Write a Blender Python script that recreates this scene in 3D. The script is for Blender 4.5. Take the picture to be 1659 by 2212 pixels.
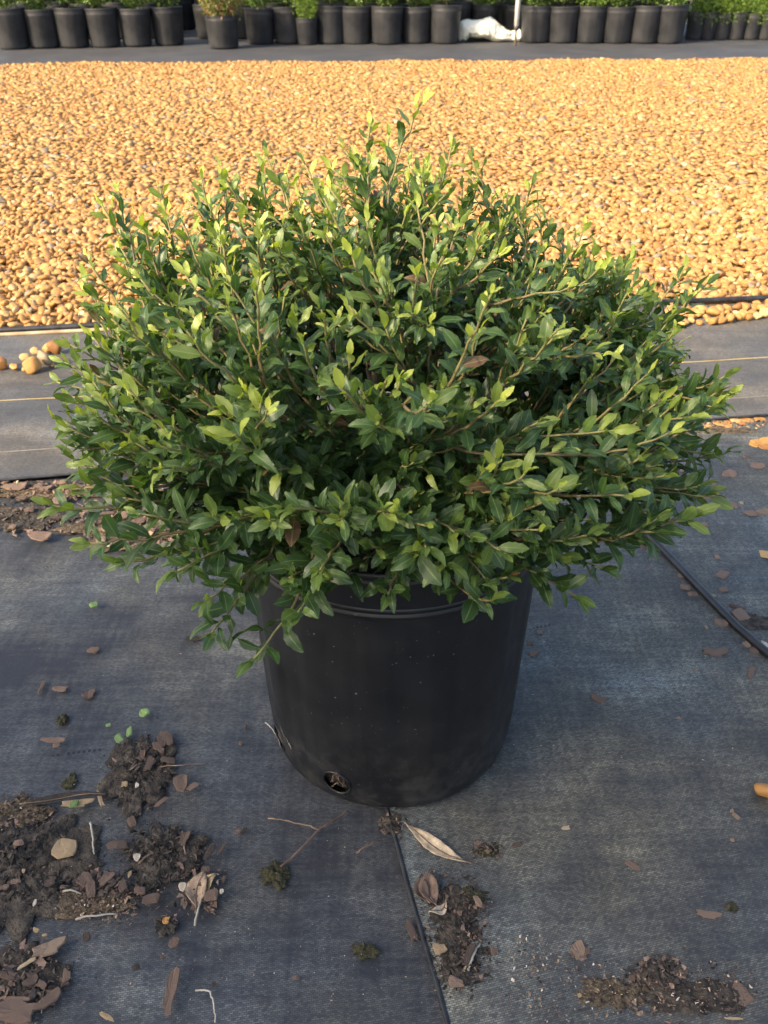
import bpy, math, random
import numpy as np
from mathutils import Vector, Matrix, noise as mnoise

for o in list(bpy.data.objects):
    bpy.data.objects.remove(o)
scene = bpy.context.scene
COL = scene.collection
R = math.radians
rnd = random.Random(7)
npr = np.random.default_rng(11)

# ------------------------------------------------------------------ camera
PITCH, CAM_H = R(32.5), 0.70
cd = bpy.data.cameras.new('camera'); cam = bpy.data.objects.new('camera', cd); COL.objects.link(cam)
cam.location = (0, 0, CAM_H); cam.rotation_euler = (math.pi/2 - PITCH, 0, 0)
cd.sensor_fit = 'VERTICAL'; cd.sensor_height = 4.80; cd.sensor_width = 3.60; cd.lens = 4.149
cd.clip_start = 0.02; cd.clip_end = 2000
cd.dof.use_dof = True; cd.dof.focus_distance = 0.72; cd.dof.aperture_fstop = 2.2
scene.camera = cam

# ------------------------------------------------------------------ light
SUN_EL = R(33); SAZ = Vector((-0.795, -0.607))          # horizontal direction towards the sun
w = bpy.data.worlds.new('World'); scene.world = w; w.use_nodes = True
nt = w.node_tree; nt.nodes.clear()
sky = nt.nodes.new('ShaderNodeTexSky'); sky.sky_type = 'NISHITA'; sky.sun_disc = False
sky.sun_elevation = SUN_EL; sky.sun_rotation = math.atan2(SAZ.x, SAZ.y)
sky.air_density = 1.0; sky.dust_density = 4.0; sky.ozone_density = 1.0
bg = nt.nodes.new('ShaderNodeBackground'); bg.inputs[1].default_value = 0.15
wo = nt.nodes.new('ShaderNodeOutputWorld')
nt.links.new(sky.outputs[0], bg.inputs[0]); nt.links.new(bg.outputs[0], wo.inputs[0])
sl = bpy.data.lights.new('sun', 'SUN'); sl.energy = 3.3; sl.angle = R(2.0); sl.color = (1.0, 0.81, 0.55)
sun = bpy.data.objects.new('sun', sl); COL.objects.link(sun)
tosun = Vector((SAZ.x*math.cos(SUN_EL), SAZ.y*math.cos(SUN_EL), math.sin(SUN_EL)))
sun.rotation_euler = tosun.to_track_quat('Z', 'Y').to_euler(); sun.location = (-3, -3, 6)
vs = scene.view_settings
vs.view_transform = 'Standard'; vs.look = 'None'; vs.exposure = 1.45; vs.gamma = 1.0; vs.use_curve_mapping = False
scene.render.engine = 'CYCLES'

# ------------------------------------------------------------------ photo measurements -> places in the yard
FPX = 2821/1.4756; CU, CV = 829.5, 1106.0
cP, sP = math.cos(PITCH), math.sin(PITCH)
def ray(u, v):
    a = (u-CU)/FPX; b = (v-CV)/FPX
    return Vector((a, cP - b*sP, -sP - b*cP))
def G(u, v, z=0.0):                    # point of the ground
    d = ray(u, v); k = (CAM_H - z)/-d.z
    return Vector((d.x*k, d.y*k, z))
def T(u, v, Y):                        # point at distance Y in front
    d = ray(u, v); k = Y/d.y
    return Vector((d.x*k, Y, CAM_H + d.z*k))
def pxm(p):                            # measured pixels per metre at a place
    return FPX/(p.y*cP + (CAM_H-p.z)*sP)
def gz(x, y):                          # gentle unevenness of the fabric-covered soil
    return 0.0035*mnoise.noise(Vector((x*2.1, y*2.3, 3.1))) + 0.0018*mnoise.noise(Vector((x*6.5, y*7.0, 8.0)))

# ------------------------------------------------------------------ materials
def new_mat(name):
    m = bpy.data.materials.new(name); m.use_nodes = True
    t = m.node_tree; t.nodes.clear()
    out = t.nodes.new('ShaderNodeOutputMaterial')
    b = t.nodes.new('ShaderNodeBsdfPrincipled'); t.links.new(b.outputs[0], out.inputs[0])
    return m, t, b, out
def N(t, typ, **kw):
    n = t.nodes.new('ShaderNode'+typ)
    for k, v in kw.items():
        if k.startswith('i_'):
            n.inputs[k[2:].replace('_', ' ')].default_value = v
        else: setattr(n, k, v)
    return n
def math_(t, op, a, b=None, c=None):
    n = t.nodes.new('ShaderNodeMath'); n.operation = op
    for i, x in enumerate((a, b, c)):
        if x is None: continue
        if isinstance(x, (int, float)): n.inputs[i].default_value = x
        else: t.links.new(x, n.inputs[i])
    return n.outputs[0]
def ramp(t, fac, stops):
    n = t.nodes.new('ShaderNodeValToRGB'); e = n.color_ramp.elements
    while len(e) > 1: e.remove(e[-1])
    e[0].position, e[0].color = stops[0][0], (*stops[0][1], 1) if len(stops[0][1]) == 3 else stops[0][1]
    for p, c in stops[1:]:
        x = e.new(p); x.color = (*c, 1)
    t.links.new(fac, n.inputs[0]); return n.outputs[0]
def mix(t, fac, a, b, blend='MIX'):
    n = t.nodes.new('ShaderNodeMix'); n.data_type = 'RGBA'; n.blend_type = blend
    for s, x in ((0, fac), (6, a), (7, b)):
        if isinstance(x, (int, float)): n.inputs[s].default_value = x
        elif isinstance(x, tuple): n.inputs[s].default_value = (*x, 1)
        else: t.links.new(x, n.inputs[s])
    return n.outputs[2]
def g3(v): return (v, v, v)
def noise_n(t, vec, scale, detail=4, rough=0.55, dist=0.0):
    n = t.nodes.new('ShaderNodeTexNoise'); n.inputs['Scale'].default_value = scale
    n.inputs['Detail'].default_value = detail; n.inputs['Roughness'].default_value = rough
    n.inputs['Distortion'].default_value = dist
    if vec is not None: t.links.new(vec, n.inputs['Vector'])
    return n.outputs[0]
def bump(t, h, strength, dist, b):
    n = t.nodes.new('ShaderNodeBump'); n.inputs['Strength'].default_value = strength
    n.inputs['Distance'].default_value = dist
    t.links.new(h, n.inputs['Height']); t.links.new(n.outputs[0], b.inputs['Normal'])
def pos_mapped(t, rot=0.0, scale=(1, 1, 1)):
    g = t.nodes.new('ShaderNodeTexCoord'); m = t.nodes.new('ShaderNodeMapping')
    m.inputs['Rotation'].default_value = (0, 0, rot); m.inputs['Scale'].default_value = scale
    t.links.new(g.outputs['Object'], m.inputs[0]); return m.outputs[0]

def fabric_material(name, rot, dark, dust, lo, hi, rowgap, seed, bands=False):
    """woven black ground cover, dusted with dried silt; rows of open stitching"""
    m, t, b, _ = new_mat(name)
    p = pos_mapped(t, rot)
    br = t.nodes.new('ShaderNodeTexBrick'); t.links.new(p, br.inputs['Vector'])
    br.offset = 0.5
    for k, v in (('Scale', 1.0), ('Mortar Size', 0.00030), ('Mortar Smooth', 0.4), ('Brick Width', 0.0034), ('Row Height', 0.0017)):
        br.inputs[k].default_value = v
    br.inputs['Color1'].default_value = (1, 1, 1, 1); br.inputs['Color2'].default_value = (0.12, 0.12, 0.12, 1)
    br.inputs['Mortar'].default_value = (0.0, 0.0, 0.0, 1)
    pl = pos_mapped(t, rot, (1, 1, 1)); pl.node.inputs['Location'].default_value = (seed, seed*0.7, 0)
    big = noise_n(t, pl, 3.2, 7, 0.62, 0.6)
    mid = noise_n(t, pl, 17, 6, 0.6)
    ps = pos_mapped(t, rot, (10, 130, 1)); streak = noise_n(t, ps, 1.0, 4, 0.6)
    pv = pos_mapped(t, rot, (150, 14, 1)); streak2 = noise_n(t, pv, 1.0, 4, 0.6)
    fine = noise_n(t, pl, 420, 2, 0.6)
    a = math_(t, 'ADD', math_(t, 'MULTIPLY', big, 0.52), math_(t, 'MULTIPLY', mid, 0.24))
    a = math_(t, 'ADD', a, math_(t, 'MULTIPLY', streak, 0.16))
    a = math_(t, 'ADD', a, math_(t, 'MULTIPLY', streak2, 0.13))
    if bands:
        pb = pos_mapped(t, rot, (0.25, 9.0, 1)); pb.node.inputs['Location'].default_value = (2.0, 0.4, 0)
        a = math_(t, 'ADD', math_(t, 'MULTIPLY', a, 0.62), math_(t, 'MULTIPLY', noise_n(t, pb, 1.0, 3, 0.5), 0.40))
    mask = ramp(t, a, [(lo, g3(0.02)), ((lo+hi)/2, g3(0.33)), (hi, g3(1.0))])
    wv = math_(t, 'ADD', math_(t, 'MULTIPLY', br.outputs[0], 1.05), math_(t, 'MULTIPLY', fine, 0.42))
    dm = math_(t, 'MULTIPLY', mask, wv); dm = math_(t, 'ADD', dm, 0.03)
    tint = ramp(t, noise_n(t, pl, 5.5, 3), [(0.35, tuple(x*y for x, y in zip(dust, (0.86, 0.97, 1.10)))), (0.65, tuple(x*y for x, y in zip(dust, (1.08, 1.02, 0.86))))])
    col = mix(t, dm, dark, tint)
    # open rows of stitching: short dark gaps
    sx = t.nodes.new('ShaderNodeSeparateXYZ'); t.links.new(p, sx.inputs[0])
    yy = math_(t, 'PINGPONG', sx.outputs[1], rowgap)
    line = math_(t, 'LESS_THAN', yy, 0.0016)
    dash = math_(t, 'LESS_THAN', math_(t, 'FRACT', math_(t, 'DIVIDE', sx.outputs[0], 0.0052)), 0.55)
    gate = math_(t, 'GREATER_THAN', noise_n(t, pl, 9.0, 4), 0.56)
    st = math_(t, 'MULTIPLY', math_(t, 'MULTIPLY', line, dash), gate)
    col = mix(t, math_(t, 'MULTIPLY', st, 0.9), col, (0.006, 0.006, 0.008))
    t.links.new(col, b.inputs['Base Color'])
    b.inputs['Roughness'].default_value = 0.62; b.inputs['Specular IOR Level'].default_value = 0.35
    h = math_(t, 'ADD', math_(t, 'MULTIPLY', br.outputs[0], 0.35), math_(t, 'MULTIPLY', noise_n(t, p, 26, 4), 5.0))
    bump(t, h, 0.5, 0.0009, b)
    return m

def plain(name, c1, c2, scale, rough=0.7, bump_s=0.4, bump_d=0.002, spec=0.4, stops=(0.35, 0.65), detail=6):
    m, t, b, _ = new_mat(name)
    p = pos_mapped(t); n = noise_n(t, p, scale, detail)
    t.links.new(ramp(t, n, [(stops[0], c1), (stops[1], c2)]), b.inputs['Base Color'])
    b.inputs['Roughness'].default_value = rough; b.inputs['Specular IOR Level'].default_value = spec
    bump(t, noise_n(t, p, scale*3, 4), bump_s, bump_d, b)
    return m

M = {}
M['fabric_near'] = fabric_material('fabric_near', R(-9), (0.015, 0.017, 0.025), (0.29, 0.290, 0.262), 0.465, 0.70, 0.17, 1.3)
M['fabric_near2'] = fabric_material('fabric_near2', R(-14), (0.017, 0.018, 0.024), (0.36, 0.345, 0.275), 0.425, 0.67, 0.19, 4.1)
M['fabric_mid'] = fabric_material('fabric_mid', R(-4), (0.034, 0.033, 0.034), (0.26, 0.235, 0.205), 0.38, 0.64, 0.20, 7.7, True)
M['fabric_far'] = fabric_material('fabric_far', 0, (0.035, 0.036, 0.042), (0.12, 0.115, 0.11), 0.40, 0.66, 0.5, 9.2)
M['hem'] = plain('hem', (0.010, 0.011, 0.014), (0.035, 0.036, 0.040), 60, 0.5, 0.3, 0.001)
M['tube'] = plain('tube', (0.010, 0.010, 0.012), (0.028, 0.028, 0.030), 40, 0.42, 0.2, 0.0008, 0.5)
M['fold_sunlit'] = plain('fold_sunlit', (0.30, 0.22, 0.13), (0.50, 0.38, 0.24), 30, 0.8)
M['thread'] = plain('thread', (0.34, 0.26, 0.10), (0.46, 0.36, 0.17), 40, 0.7)
M['thread_pale'] = plain('thread_pale', (0.17, 0.16, 0.14), (0.28, 0.26, 0.22), 40, 0.7)
M['dirt'] = plain('dirt', (0.16, 0.125, 0.085), (0.30, 0.24, 0.17), 5, 0.95, 0.6, 0.01)
M['gravel_base'] = plain('gravel_base', (0.28, 0.148, 0.046), (0.43, 0.238, 0.080), 55, 0.95, 0.8, 0.008)
M['blocker_wall'] = plain('blocker_wall', (0.20, 0.17, 0.14), (0.30, 0.26, 0.21), 3, 0.8)
M['blocker_roof'] = plain('blocker_roof', (0.10, 0.10, 0.10), (0.20, 0.19, 0.18), 4, 0.6)

def attr_mat(name, attr, stops, rough, vary=0.25, nscale=90, bump_s=0.35, bump_d=0.0015, spec=0.35):
    """colour of each piece from its own stored value, plus grain"""
    m, t, b, _ = new_mat(name)
    a = t.nodes.new('ShaderNodeAttribute'); a.attribute_name = attr
    c = ramp(t, a.outputs['Fac'], stops)
    p = pos_mapped(t); n = noise_n(t, p, nscale, 5, 0.65)
    c = mix(t, 1.0, c, ramp(t, n, [(0.3, g3(1-vary)), (0.7, g3(1.0+vary))]), 'MULTIPLY')
    t.links.new(c, b.inputs['Base Color'])
    b.inputs['Roughness'].default_value = rough; b.inputs['Specular IOR Level'].default_value = spec
    bump(t, noise_n(t, p, nscale*1.6, 4), bump_s, bump_d, b)
    return m
STONE = [(0.0, (0.17, 0.145, 0.12)), (0.05, (0.28, 0.24, 0.18)), (0.08, (0.30, 0.24, 0.16)), (0.12, (0.27, 0.13, 0.050)), (0.28, (0.36, 0.19, 0.062)), (0.55, (0.42, 0.238, 0.080)),
         (0.78, (0.48, 0.300, 0.115)), (0.92, (0.53, 0.375, 0.175)), (1.0, (0.58, 0.47, 0.29))]
STONE = [(p_, (c_[0]*0.92, c_[1]*0.87, c_[2]*0.80)) for p_, c_ in STONE]
M['stone'] = attr_mat('stone', 'tone', STONE, 0.62, 0.18, 70, 0.25, 0.001)
CHIP = [(0.0, (0.018, 0.016, 0.014)), (0.2, (0.050, 0.042, 0.035)), (0.45, (0.135, 0.092, 0.070)), (0.62, (0.21, 0.142, 0.104)), (0.8, (0.30, 0.215, 0.145)),
        (0.9, (0.42, 0.30, 0.16)), (1.0, (0.60, 0.52, 0.42))]
M['chip'] = attr_mat('chip', 'tone', CHIP, 0.8, 0.42, 140, 0.7, 0.0015, 0.25)
ORANGE = [(0.0, (0.30, 0.12, 0.035)), (0.5, (0.42, 0.22, 0.06)), (1.0, (0.55, 0.36, 0.15))]
M['litter'] = attr_mat('litter', 'tone', ORANGE, 0.75, 0.35, 90)
M['greenbit'] = attr_mat('greenbit', 'tone', [(0, (0.05, 0.11, 0.025)), (1, (0.20, 0.30, 0.09))], 0.5, 0.2, 120)
M['moss'] = plain('moss', (0.014, 0.014, 0.008), (0.055, 0.050, 0.020), 130, 0.95, 0.9, 0.003)
M['soil'] = plain('soil', (0.009, 0.008, 0.007), (0.085, 0.068, 0.050), 75, 0.9, 1.0, 0.004)
M['soil_tan'] = plain('soil_tan', (0.030, 0.022, 0.014), (0.17, 0.125, 0.075), 210, 0.95, 1.0, 0.003)
M['twigdry'] = plain('twigdry', (0.10, 0.065, 0.045), (0.24, 0.17, 0.12), 70, 0.8)
M['twigpale'] = plain('twigpale', (0.26, 0.23, 0.18), (0.42, 0.38, 0.31), 60, 0.8)
M['twigdark'] = plain('twigdark', (0.075, 0.048, 0.034), (0.15, 0.10, 0.075), 70, 0.8)

# black nursery plastic
m, t, b, _ = new_mat('pot_plastic')
p = pos_mapped(t); pz = pos_mapped(t, 0, (60, 60, 2.2))
du = ramp(t, math_(t, 'ADD', math_(t, 'MULTIPLY', noise_n(t, p, 14, 6), 0.6), math_(t, 'MULTIPLY', noise_n(t, pz, 1.0, 4), 0.4)), [(0.40, g3(0.0)), (0.75, g3(0.55))])
spk = ramp(t, noise_n(t, p, 330, 2, 0.5), [(0.72, g3(0)), (0.76, g3(1))])
c = mix(t, du, (0.0070, 0.0078, 0.0095), (0.021, 0.022, 0.024))
sz = t.nodes.new('ShaderNodeSeparateXYZ'); t.links.new(p, sz.inputs[0])
low = ramp(t, sz.outputs[2], [(0.0, g3(0.55)), (0.05, g3(0.28)), (0.13, g3(0.0))])
mud = math_(t, 'MULTIPLY', low, ramp(t, noise_n(t, p, 45, 6, 0.7), [(0.45, g3(0.0)), (0.68, g3(1.0))]))
c = mix(t, mud, c, (0.085, 0.078, 0.068))
c = mix(t, math_(t, 'MULTIPLY', spk, 0.55), c, (0.22, 0.21, 0.19))
t.links.new(c, b.inputs['Base Color'])
t.links.new(ramp(t, noise_n(t, p, 30, 5), [(0.3, g3(0.36)), (0.7, g3(0.52))]), b.inputs['Roughness'])
b.inputs['Specular IOR Level'].default_value = 0.42
bump(t, noise_n(t, p, 240, 3), 0.10, 0.0006, b)
M['pot'] = m
# black pots of the rows behind, lens haze painted into the grey
M['pot_far'] = plain('pot_far', (0.014, 0.015, 0.018), (0.036, 0.037, 0.040), 9, 0.5, 0.1, 0.001, 0.5)
M['scuff'] = plain('scuff', (0.16, 0.155, 0.145), (0.40, 0.38, 0.34), 90, 0.8)
M['root'] = plain('root', (0.16, 0.11, 0.06), (0.34, 0.26, 0.16), 90, 0.8)

def leaf_material(name, stops, gloss, transl, under):
    m, t, b, out = new_mat(name)
    a = t.nodes.new('ShaderNodeAttribute'); a.attribute_name = 'tone'
    c = ramp(t, a.outputs['Fac'], stops)
    uv = t.nodes.new('ShaderNodeUVMap'); uv.uv_map = 'leafuv'
    s = t.nodes.new('ShaderNodeSeparateXYZ'); t.links.new(uv.outputs[0], s.inputs[0])
    au = math_(t, 'ABSOLUTE', math_(t, 'SUBTRACT', s.outputs[0], 0.5))
    rib = ramp(t, au, [(0.0, g3(0.42)), (0.03, g3(0.26)), (0.06, g3(0.0)), (0.45, g3(0.0)), (0.5, g3(0.16))])
    # side veins
    sv = math_(t, 'SINE', math_(t, 'MULTIPLY', math_(t, 'SUBTRACT', s.outputs[1], math_(t, 'MULTIPLY', au, 0.55)), 62.0))
    vein = ramp(t, sv, [(0.8, g3(0.0)), (1.0, g3(0.10))])
    f = math_(t, 'ADD', rib, vein)
    n = noise_n(t, pos_mapped(t), 75, 4)
    c = mix(t, 1.0, c, ramp(t, n, [(0.3, g3(0.82)), (0.7, g3(1.18))]), 'MULTIPLY')
    c = mix(t, f, c, (0.30, 0.40, 0.14))
    geo = t.nodes.new('ShaderNodeNewGeometry')
    cu = mix(t, geo.outputs['Backfacing'], c, mix(t, 0.45, c, under))
    t.links.new(cu, b.inputs['Base Color'])
    r = math_(t, 'ADD', math_(t, 'MULTIPLY', geo.outputs['Backfacing'], 0.25), gloss)
    t.links.new(r, b.inputs['Roughness']); b.inputs['Specular IOR Level'].default_value = 0.5
    bump(t, math_(t, 'ADD', math_(t, 'MULTIPLY', vein, 3.0), noise_n(t, pos_mapped(t), 260, 2)), 0.25, 0.0004, b)
    tr = t.nodes.new('ShaderNodeBsdfTranslucent')
    t.links.new(mix(t, 1.0, c, (1.5, 1.55, 0.45), 'MULTIPLY'), tr.inputs[0])
    ms = t.nodes.new('ShaderNodeMixShader'); ms.inputs[0].default_value = transl
    t.links.new(b.outputs[0], ms.inputs[1]); t.links.new(tr.outputs[0], ms.inputs[2])
    t.links.new(ms.outputs[0], out.inputs[0])
    return m
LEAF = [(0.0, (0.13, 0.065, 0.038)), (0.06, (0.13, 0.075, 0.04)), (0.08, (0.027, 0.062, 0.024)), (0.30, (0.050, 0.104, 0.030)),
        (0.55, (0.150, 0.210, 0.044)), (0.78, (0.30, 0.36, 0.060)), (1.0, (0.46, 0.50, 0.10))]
M['leaf'] = leaf_material('leaf', LEAF, 0.40, 0.36, (0.10, 0.16, 0.06))
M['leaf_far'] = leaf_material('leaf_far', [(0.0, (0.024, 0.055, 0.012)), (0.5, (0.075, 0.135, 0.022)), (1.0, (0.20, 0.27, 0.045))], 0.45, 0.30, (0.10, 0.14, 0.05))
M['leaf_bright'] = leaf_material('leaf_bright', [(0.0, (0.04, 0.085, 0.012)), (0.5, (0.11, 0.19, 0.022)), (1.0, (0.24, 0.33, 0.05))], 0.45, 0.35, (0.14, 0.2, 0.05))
M['leaf_red'] = leaf_material('leaf_red', [(0.0, (0.025, 0.05, 0.012)), (0.3, (0.065, 0.10, 0.022)), (0.46, (0.11, 0.125, 0.03)), (0.52, (0.34, 0.10, 0.05)), (0.58, (0.10, 0.13, 0.028)), (0.72, (0.16, 0.17, 0.04)), (0.76, (0.42, 0.14, 0.09)), (0.84, (0.2, 0.2, 0.05))], 0.45, 0.30, (0.14, 0.15, 0.06))
# bark of the shrub's stems: value = age
M['bark'] = attr_mat('bark', 'tone', [(0.0, (0.195, 0.195, 0.070)), (0.35, (0.175, 0.135, 0.062)), (0.7, (0.125, 0.097, 0.068)), (1.0, (0.105, 0.088, 0.070))], 0.65, 0.22, 160, 0.4, 0.0008)
M['bag'] = plain('bag', (0.78, 0.75, 0.58), (0.86, 0.84, 0.72), 6, 0.5, 0.4, 0.02)
M['pvc'] = plain('pvc', (0.72, 0.70, 0.64), (0.82, 0.80, 0.75), 8, 0.45, 0.1, 0.001)
M['riser'] = plain('riser', (0.11, 0.075, 0.05), (0.20, 0.15, 0.10), 20, 0.6)

# ------------------------------------------------------------------ mesh helpers
def mesh_np(name, V, F, mat, tone=None, smooth=True, uv=None):
    """V (n,3), F (m,k) all faces with k corners"""
    V = np.asarray(V, np.float32); F = np.asarray(F, np.int32)
    me = bpy.data.meshes.new(name); k = F.shape[1]
    me.vertices.add(len(V)); me.vertices.foreach_set('co', V.ravel())
    me.loops.add(F.size); me.loops.foreach_set('vertex_index', F.ravel())
    me.polygons.add(len(F)); me.polygons.foreach_set('loop_start', np.arange(len(F), dtype=np.int32)*k)
    me.polygons.foreach_set('use_smooth', np.full(len(F), smooth))
    if tone is not None:
        a = me.attributes.new('tone', 'FLOAT', 'POINT')
        a.data.foreach_set('value', np.broadcast_to(np.asarray(tone, np.float32), (len(V),)).copy())
    if uv is not None:
        l = me.uv_layers.new(name='leafuv'); l.data.foreach_set('uv', np.asarray(uv, np.float32)[F.ravel()].ravel())
    me.update(calc_edges=True); me.validate()
    if mat: me.materials.append(M[mat])
    return me
def mesh_py(name, V, F, mat, tone=None, smooth=True):
    me = bpy.data.meshes.new(name); me.from_pydata([tuple(v) for v in V], [], F); me.update()
    me.polygons.foreach_set('use_smooth', [smooth]*len(F))
    if tone is not None:
        a = me.attributes.new('tone', 'FLOAT', 'POINT'); a.data.foreach_set('value', np.broadcast_to(np.asarray(tone, np.float32), (len(V),)).copy())
    if mat: me.materials.append(M[mat])
    return me
def link(name, me, parent=None, loc=None, rot=None, scale=None):
    o = bpy.data.objects.new(name, me); COL.objects.link(o)
    if parent: o.parent = parent
    if loc is not None: o.location = loc
    if rot is not None: o.rotation_euler = rot
    if scale is not None: o.scale = scale if hasattr(scale, '__len__') else (scale,)*3
    return o
def tag(o, label, cat, group=None):
    o['label'] = label; o['category'] = cat
    if group: o['group'] = group
    return o
def kind(o, k, label=None):
    o['kind'] = k
    if label: o['label'] = label
    return o
def frame(d):
    d = d.normalized(); u = d.cross(Vector((0, 0, 1)))
    if u.length < 1e-3: u = d.cross(Vector((1, 0, 0)))
    u.normalize(); return u, u.cross(d).normalized()
def tube_geo(pts, rads, n=6, cap=True):
    V, F = [], []
    for i, p in enumerate(pts):
        d = pts[min(i+1, len(pts)-1)] - pts[max(i-1, 0)]
        u, v = frame(d)
        for k in range(n):
            a = 2*math.pi*k/n
            V.append(p + (u*math.cos(a) + v*math.sin(a))*rads[i])
    for i in range(len(pts)-1):
        for k in range(n):
            k2 = (k+1) % n
            F.append((i*n+k, i*n+k2, (i+1)*n+k2, (i+1)*n+k))
    if cap:
        F.append(tuple(reversed(range(n)))); F.append(tuple(range((len(pts)-1)*n, len(pts)*n)))
    return V, F
def bilinear(A, B, C_, D, nx, ny, zoff=0.0, wob=True):
    V, F = [], []
    for j in range(ny+1):
        t_ = j/ny
        for i in range(nx+1):
            s = i/nx
            p = (A*(1-s) + B*s)*(1-t_) + (D*(1-s) + C_*s)*t_
            V.append((p.x, p.y, zoff + (gz(p.x, p.y) if wob else 0)))
    for j in range(ny):
        for i in range(nx):
            a = j*(nx+1)+i; F.append((a, a+1, a+nx+2, a+nx+1))
    return V, F
def lathe(prof, seg, radf=None):
    V, F = [], []
    for r, z in prof:
        for k in range(seg):
            a = 2*math.pi*k/seg; rr = r*(1 + (radf(a, r, z) if radf else 0))
            V.append((rr*math.cos(a), rr*math.sin(a), z))
    for i in range(len(prof)-1):
        for k in range(seg):
            k2 = (k+1) % seg; F.append((i*seg+k, i*seg+k2, (i+1)*seg+k2, (i+1)*seg+k))
    return V, F

# ------------------------------------------------------------------ setting: ground and fabric sheets
kind(link('ground', mesh_py('ground', [(-600, -600, -0.03), (600, -600, -0.03), (600, 600, -0.03), (-600, 600, -0.03)], [(0, 1, 2, 3)], 'dirt')), 'structure')
def lin(P, Q, x):                      # point with that x on the line P-Q
    k = (x-P.x)/(Q.x-P.x); return P + (Q-P)*k
sA, sB = G(835, 1750), G(965, 2212)
sd = (sA-sB)/(sA.y-sB.y)
def seam(y): return sB + sd*(y-sB.y)
V, F = bilinear(Vector((-3.5, -1.2, 0)), Vector((0.75, -1.2, 0)), Vector((0.75, 1.75, 0)), Vector((-3.5, 1.75, 0)), 120, 90)
kind(link('left_ground_cover', mesh_py('left_ground_cover', V, F, 'fabric_near')), 'structure')
V, F = bilinear(seam(-1.2), Vector((3.5, -1.2, 0)), Vector((3.5, 1.75, 0)), seam(1.75), 100, 90, 0.004)
kr = kind(link('right_ground_cover', mesh_py('right_ground_cover', V, F, 'fabric_near2')), 'structure')
hp = [seam(y) for y in np.linspace(-1.2, 1.4, 60)]
hp = [Vector((q.x + 0.004*mnoise.noise(Vector((0, q.y*7, 0))), q.y, gz(q.x, q.y)+0.004)) for q in hp]
V, F = tube_geo(hp, [0.0020 + 0.0008*mnoise.noise(Vector((5, q.y*9, 0))) for q in hp], 8)
link('hem', mesh_py('hem', V, F, 'hem'), kr)

mN0, mN1 = G(0, 1047), G(1659, 905)
mF0, mF1 = G(0, 733), G(1659, 663)
V, F = bilinear(lin(mN0, mN1, -4), lin(mN0, mN1, 4), lin(mF0, mF1, 4), lin(mF0, mF1, -4), 160, 24, 0.010)
km = kind(link('middle_ground_cover', mesh_py('middle_ground_cover', V, F, 'fabric_mid')), 'structure')
def on_mid(u0, v0, u1, v1, rad, mat, name, x0=-4, x1=4, lift=0.0105, n=120, parent=None):
    a, b_ = G(u0, v0), G(u1, v1)
    pts = [lin(a, b_, x) for x in np.linspace(x0, x1, n)]
    pts = [Vector((q.x, q.y + 0.003*mnoise.noise(Vector((q.x*3, rad*900, 0))), gz(q.x, q.y)+lift)) for q in pts]
    V, F = tube_geo(pts, [rad]*n, 6)
    return link(name, mesh_py(name, V, F, mat), parent or km)
on_mid(0, 878, 1659, 781, 0.0009, 'thread', 'marker_thread')
on_mid(0, 990, 1659, 866, 0.0007, 'thread_pale', 'marker_thread')
on_mid(0, 1048, 1659, 906, 0.0022, 'hem', 'hem', lift=0.0085)
# gravel bed sheet, its edging
gF0, gF1 = G(0, 141), G(1659, 130)
V, F = bilinear(lin(mF0, mF1, -6), lin(mF0, mF1, 6), lin(gF0, gF1, 6), lin(gF0, gF1, -6), 60, 40, 0.004)
kg = kind(link('gravel_bed', mesh_py('gravel_bed', V, F, 'gravel_base')), 'structure')
on_mid(0, 727, 1659, 658, 0.0065, 'hem', 'edging_roll', lift=0.016, parent=kg)
bt = [lin(G(0, 735), G(1659, 666), x) for x in np.linspace(-4, 0.2, 60)]
V, F = tube_geo([Vector((q.x, q.y+0.002, gz(q.x, q.y)+0.013)) for q in bt], [0.0042]*60, 6)
link('fold_lit_face', mesh_py('fold_lit_face', V, F, 'fold_sunlit'), kg)  # pale front of the dusty fabric fold, sunlight painted into its tan
# fabric alley under the pot rows
V, F = bilinear(lin(gF0, gF1, -9), lin(gF0, gF1, 9), Vector((9, 15.5, 0)), Vector((-9, 15.5, 0)), 20, 20, 0.0, False)
kind(link('far_ground_cover', mesh_py('far_ground_cover', V, F, 'fabric_far')), 'structure')

# tall unseen block added behind the camera to shade the near ground
def box_geo(x0, x1, y0, y1, z0, z1):
    V = [(x, y, z) for z in (z0, z1) for y in (y0, y1) for x in (x0, x1)]
    return V, [(0, 2, 3, 1), (4, 5, 7, 6), (0, 1, 5, 4), (1, 3, 7, 5), (3, 2, 6, 7), (2, 0, 4, 6)]
shade_blocker = bpy.data.objects.new('shade_blocker', None); COL.objects.link(shade_blocker); shade_blocker.location = (-7.5, -7.6, 0)
tag(shade_blocker, 'tall narrow brown block, unseen, added to shade the near ground', 'shade_blocker')
BH = 6.0; by1 = 2.92
V, F = box_geo(-2.2, 2.0, -3, by1-0.25, -0.03, BH-0.25); link('blocker_wall', mesh_py('blocker_wall', V, F, 'blocker_wall', smooth=False), shade_blocker)
V = [(-2.4, by1, BH-0.2), (2.2, by1, BH-0.2), (2.2, 0, BH+1.0), (-2.4, 0, BH+1.0), (2.2, -3.3, BH-0.2), (-2.4, -3.3, BH-0.2),
     (-2.4, by1, BH), (2.2, by1, BH), (2.2, 0, BH+1.2), (-2.4, 0, BH+1.2), (2.2, -3.3, BH), (-2.4, -3.3, BH)]
F = [(0, 1, 2, 3), (3, 2, 4, 5), (6, 9, 8, 7), (9, 11, 10, 8), (0, 6, 7, 1), (5, 4, 10, 11), (0, 3, 9, 6), (3, 5, 11, 9), (1, 7, 8, 2), (2, 8, 10, 4)]
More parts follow.
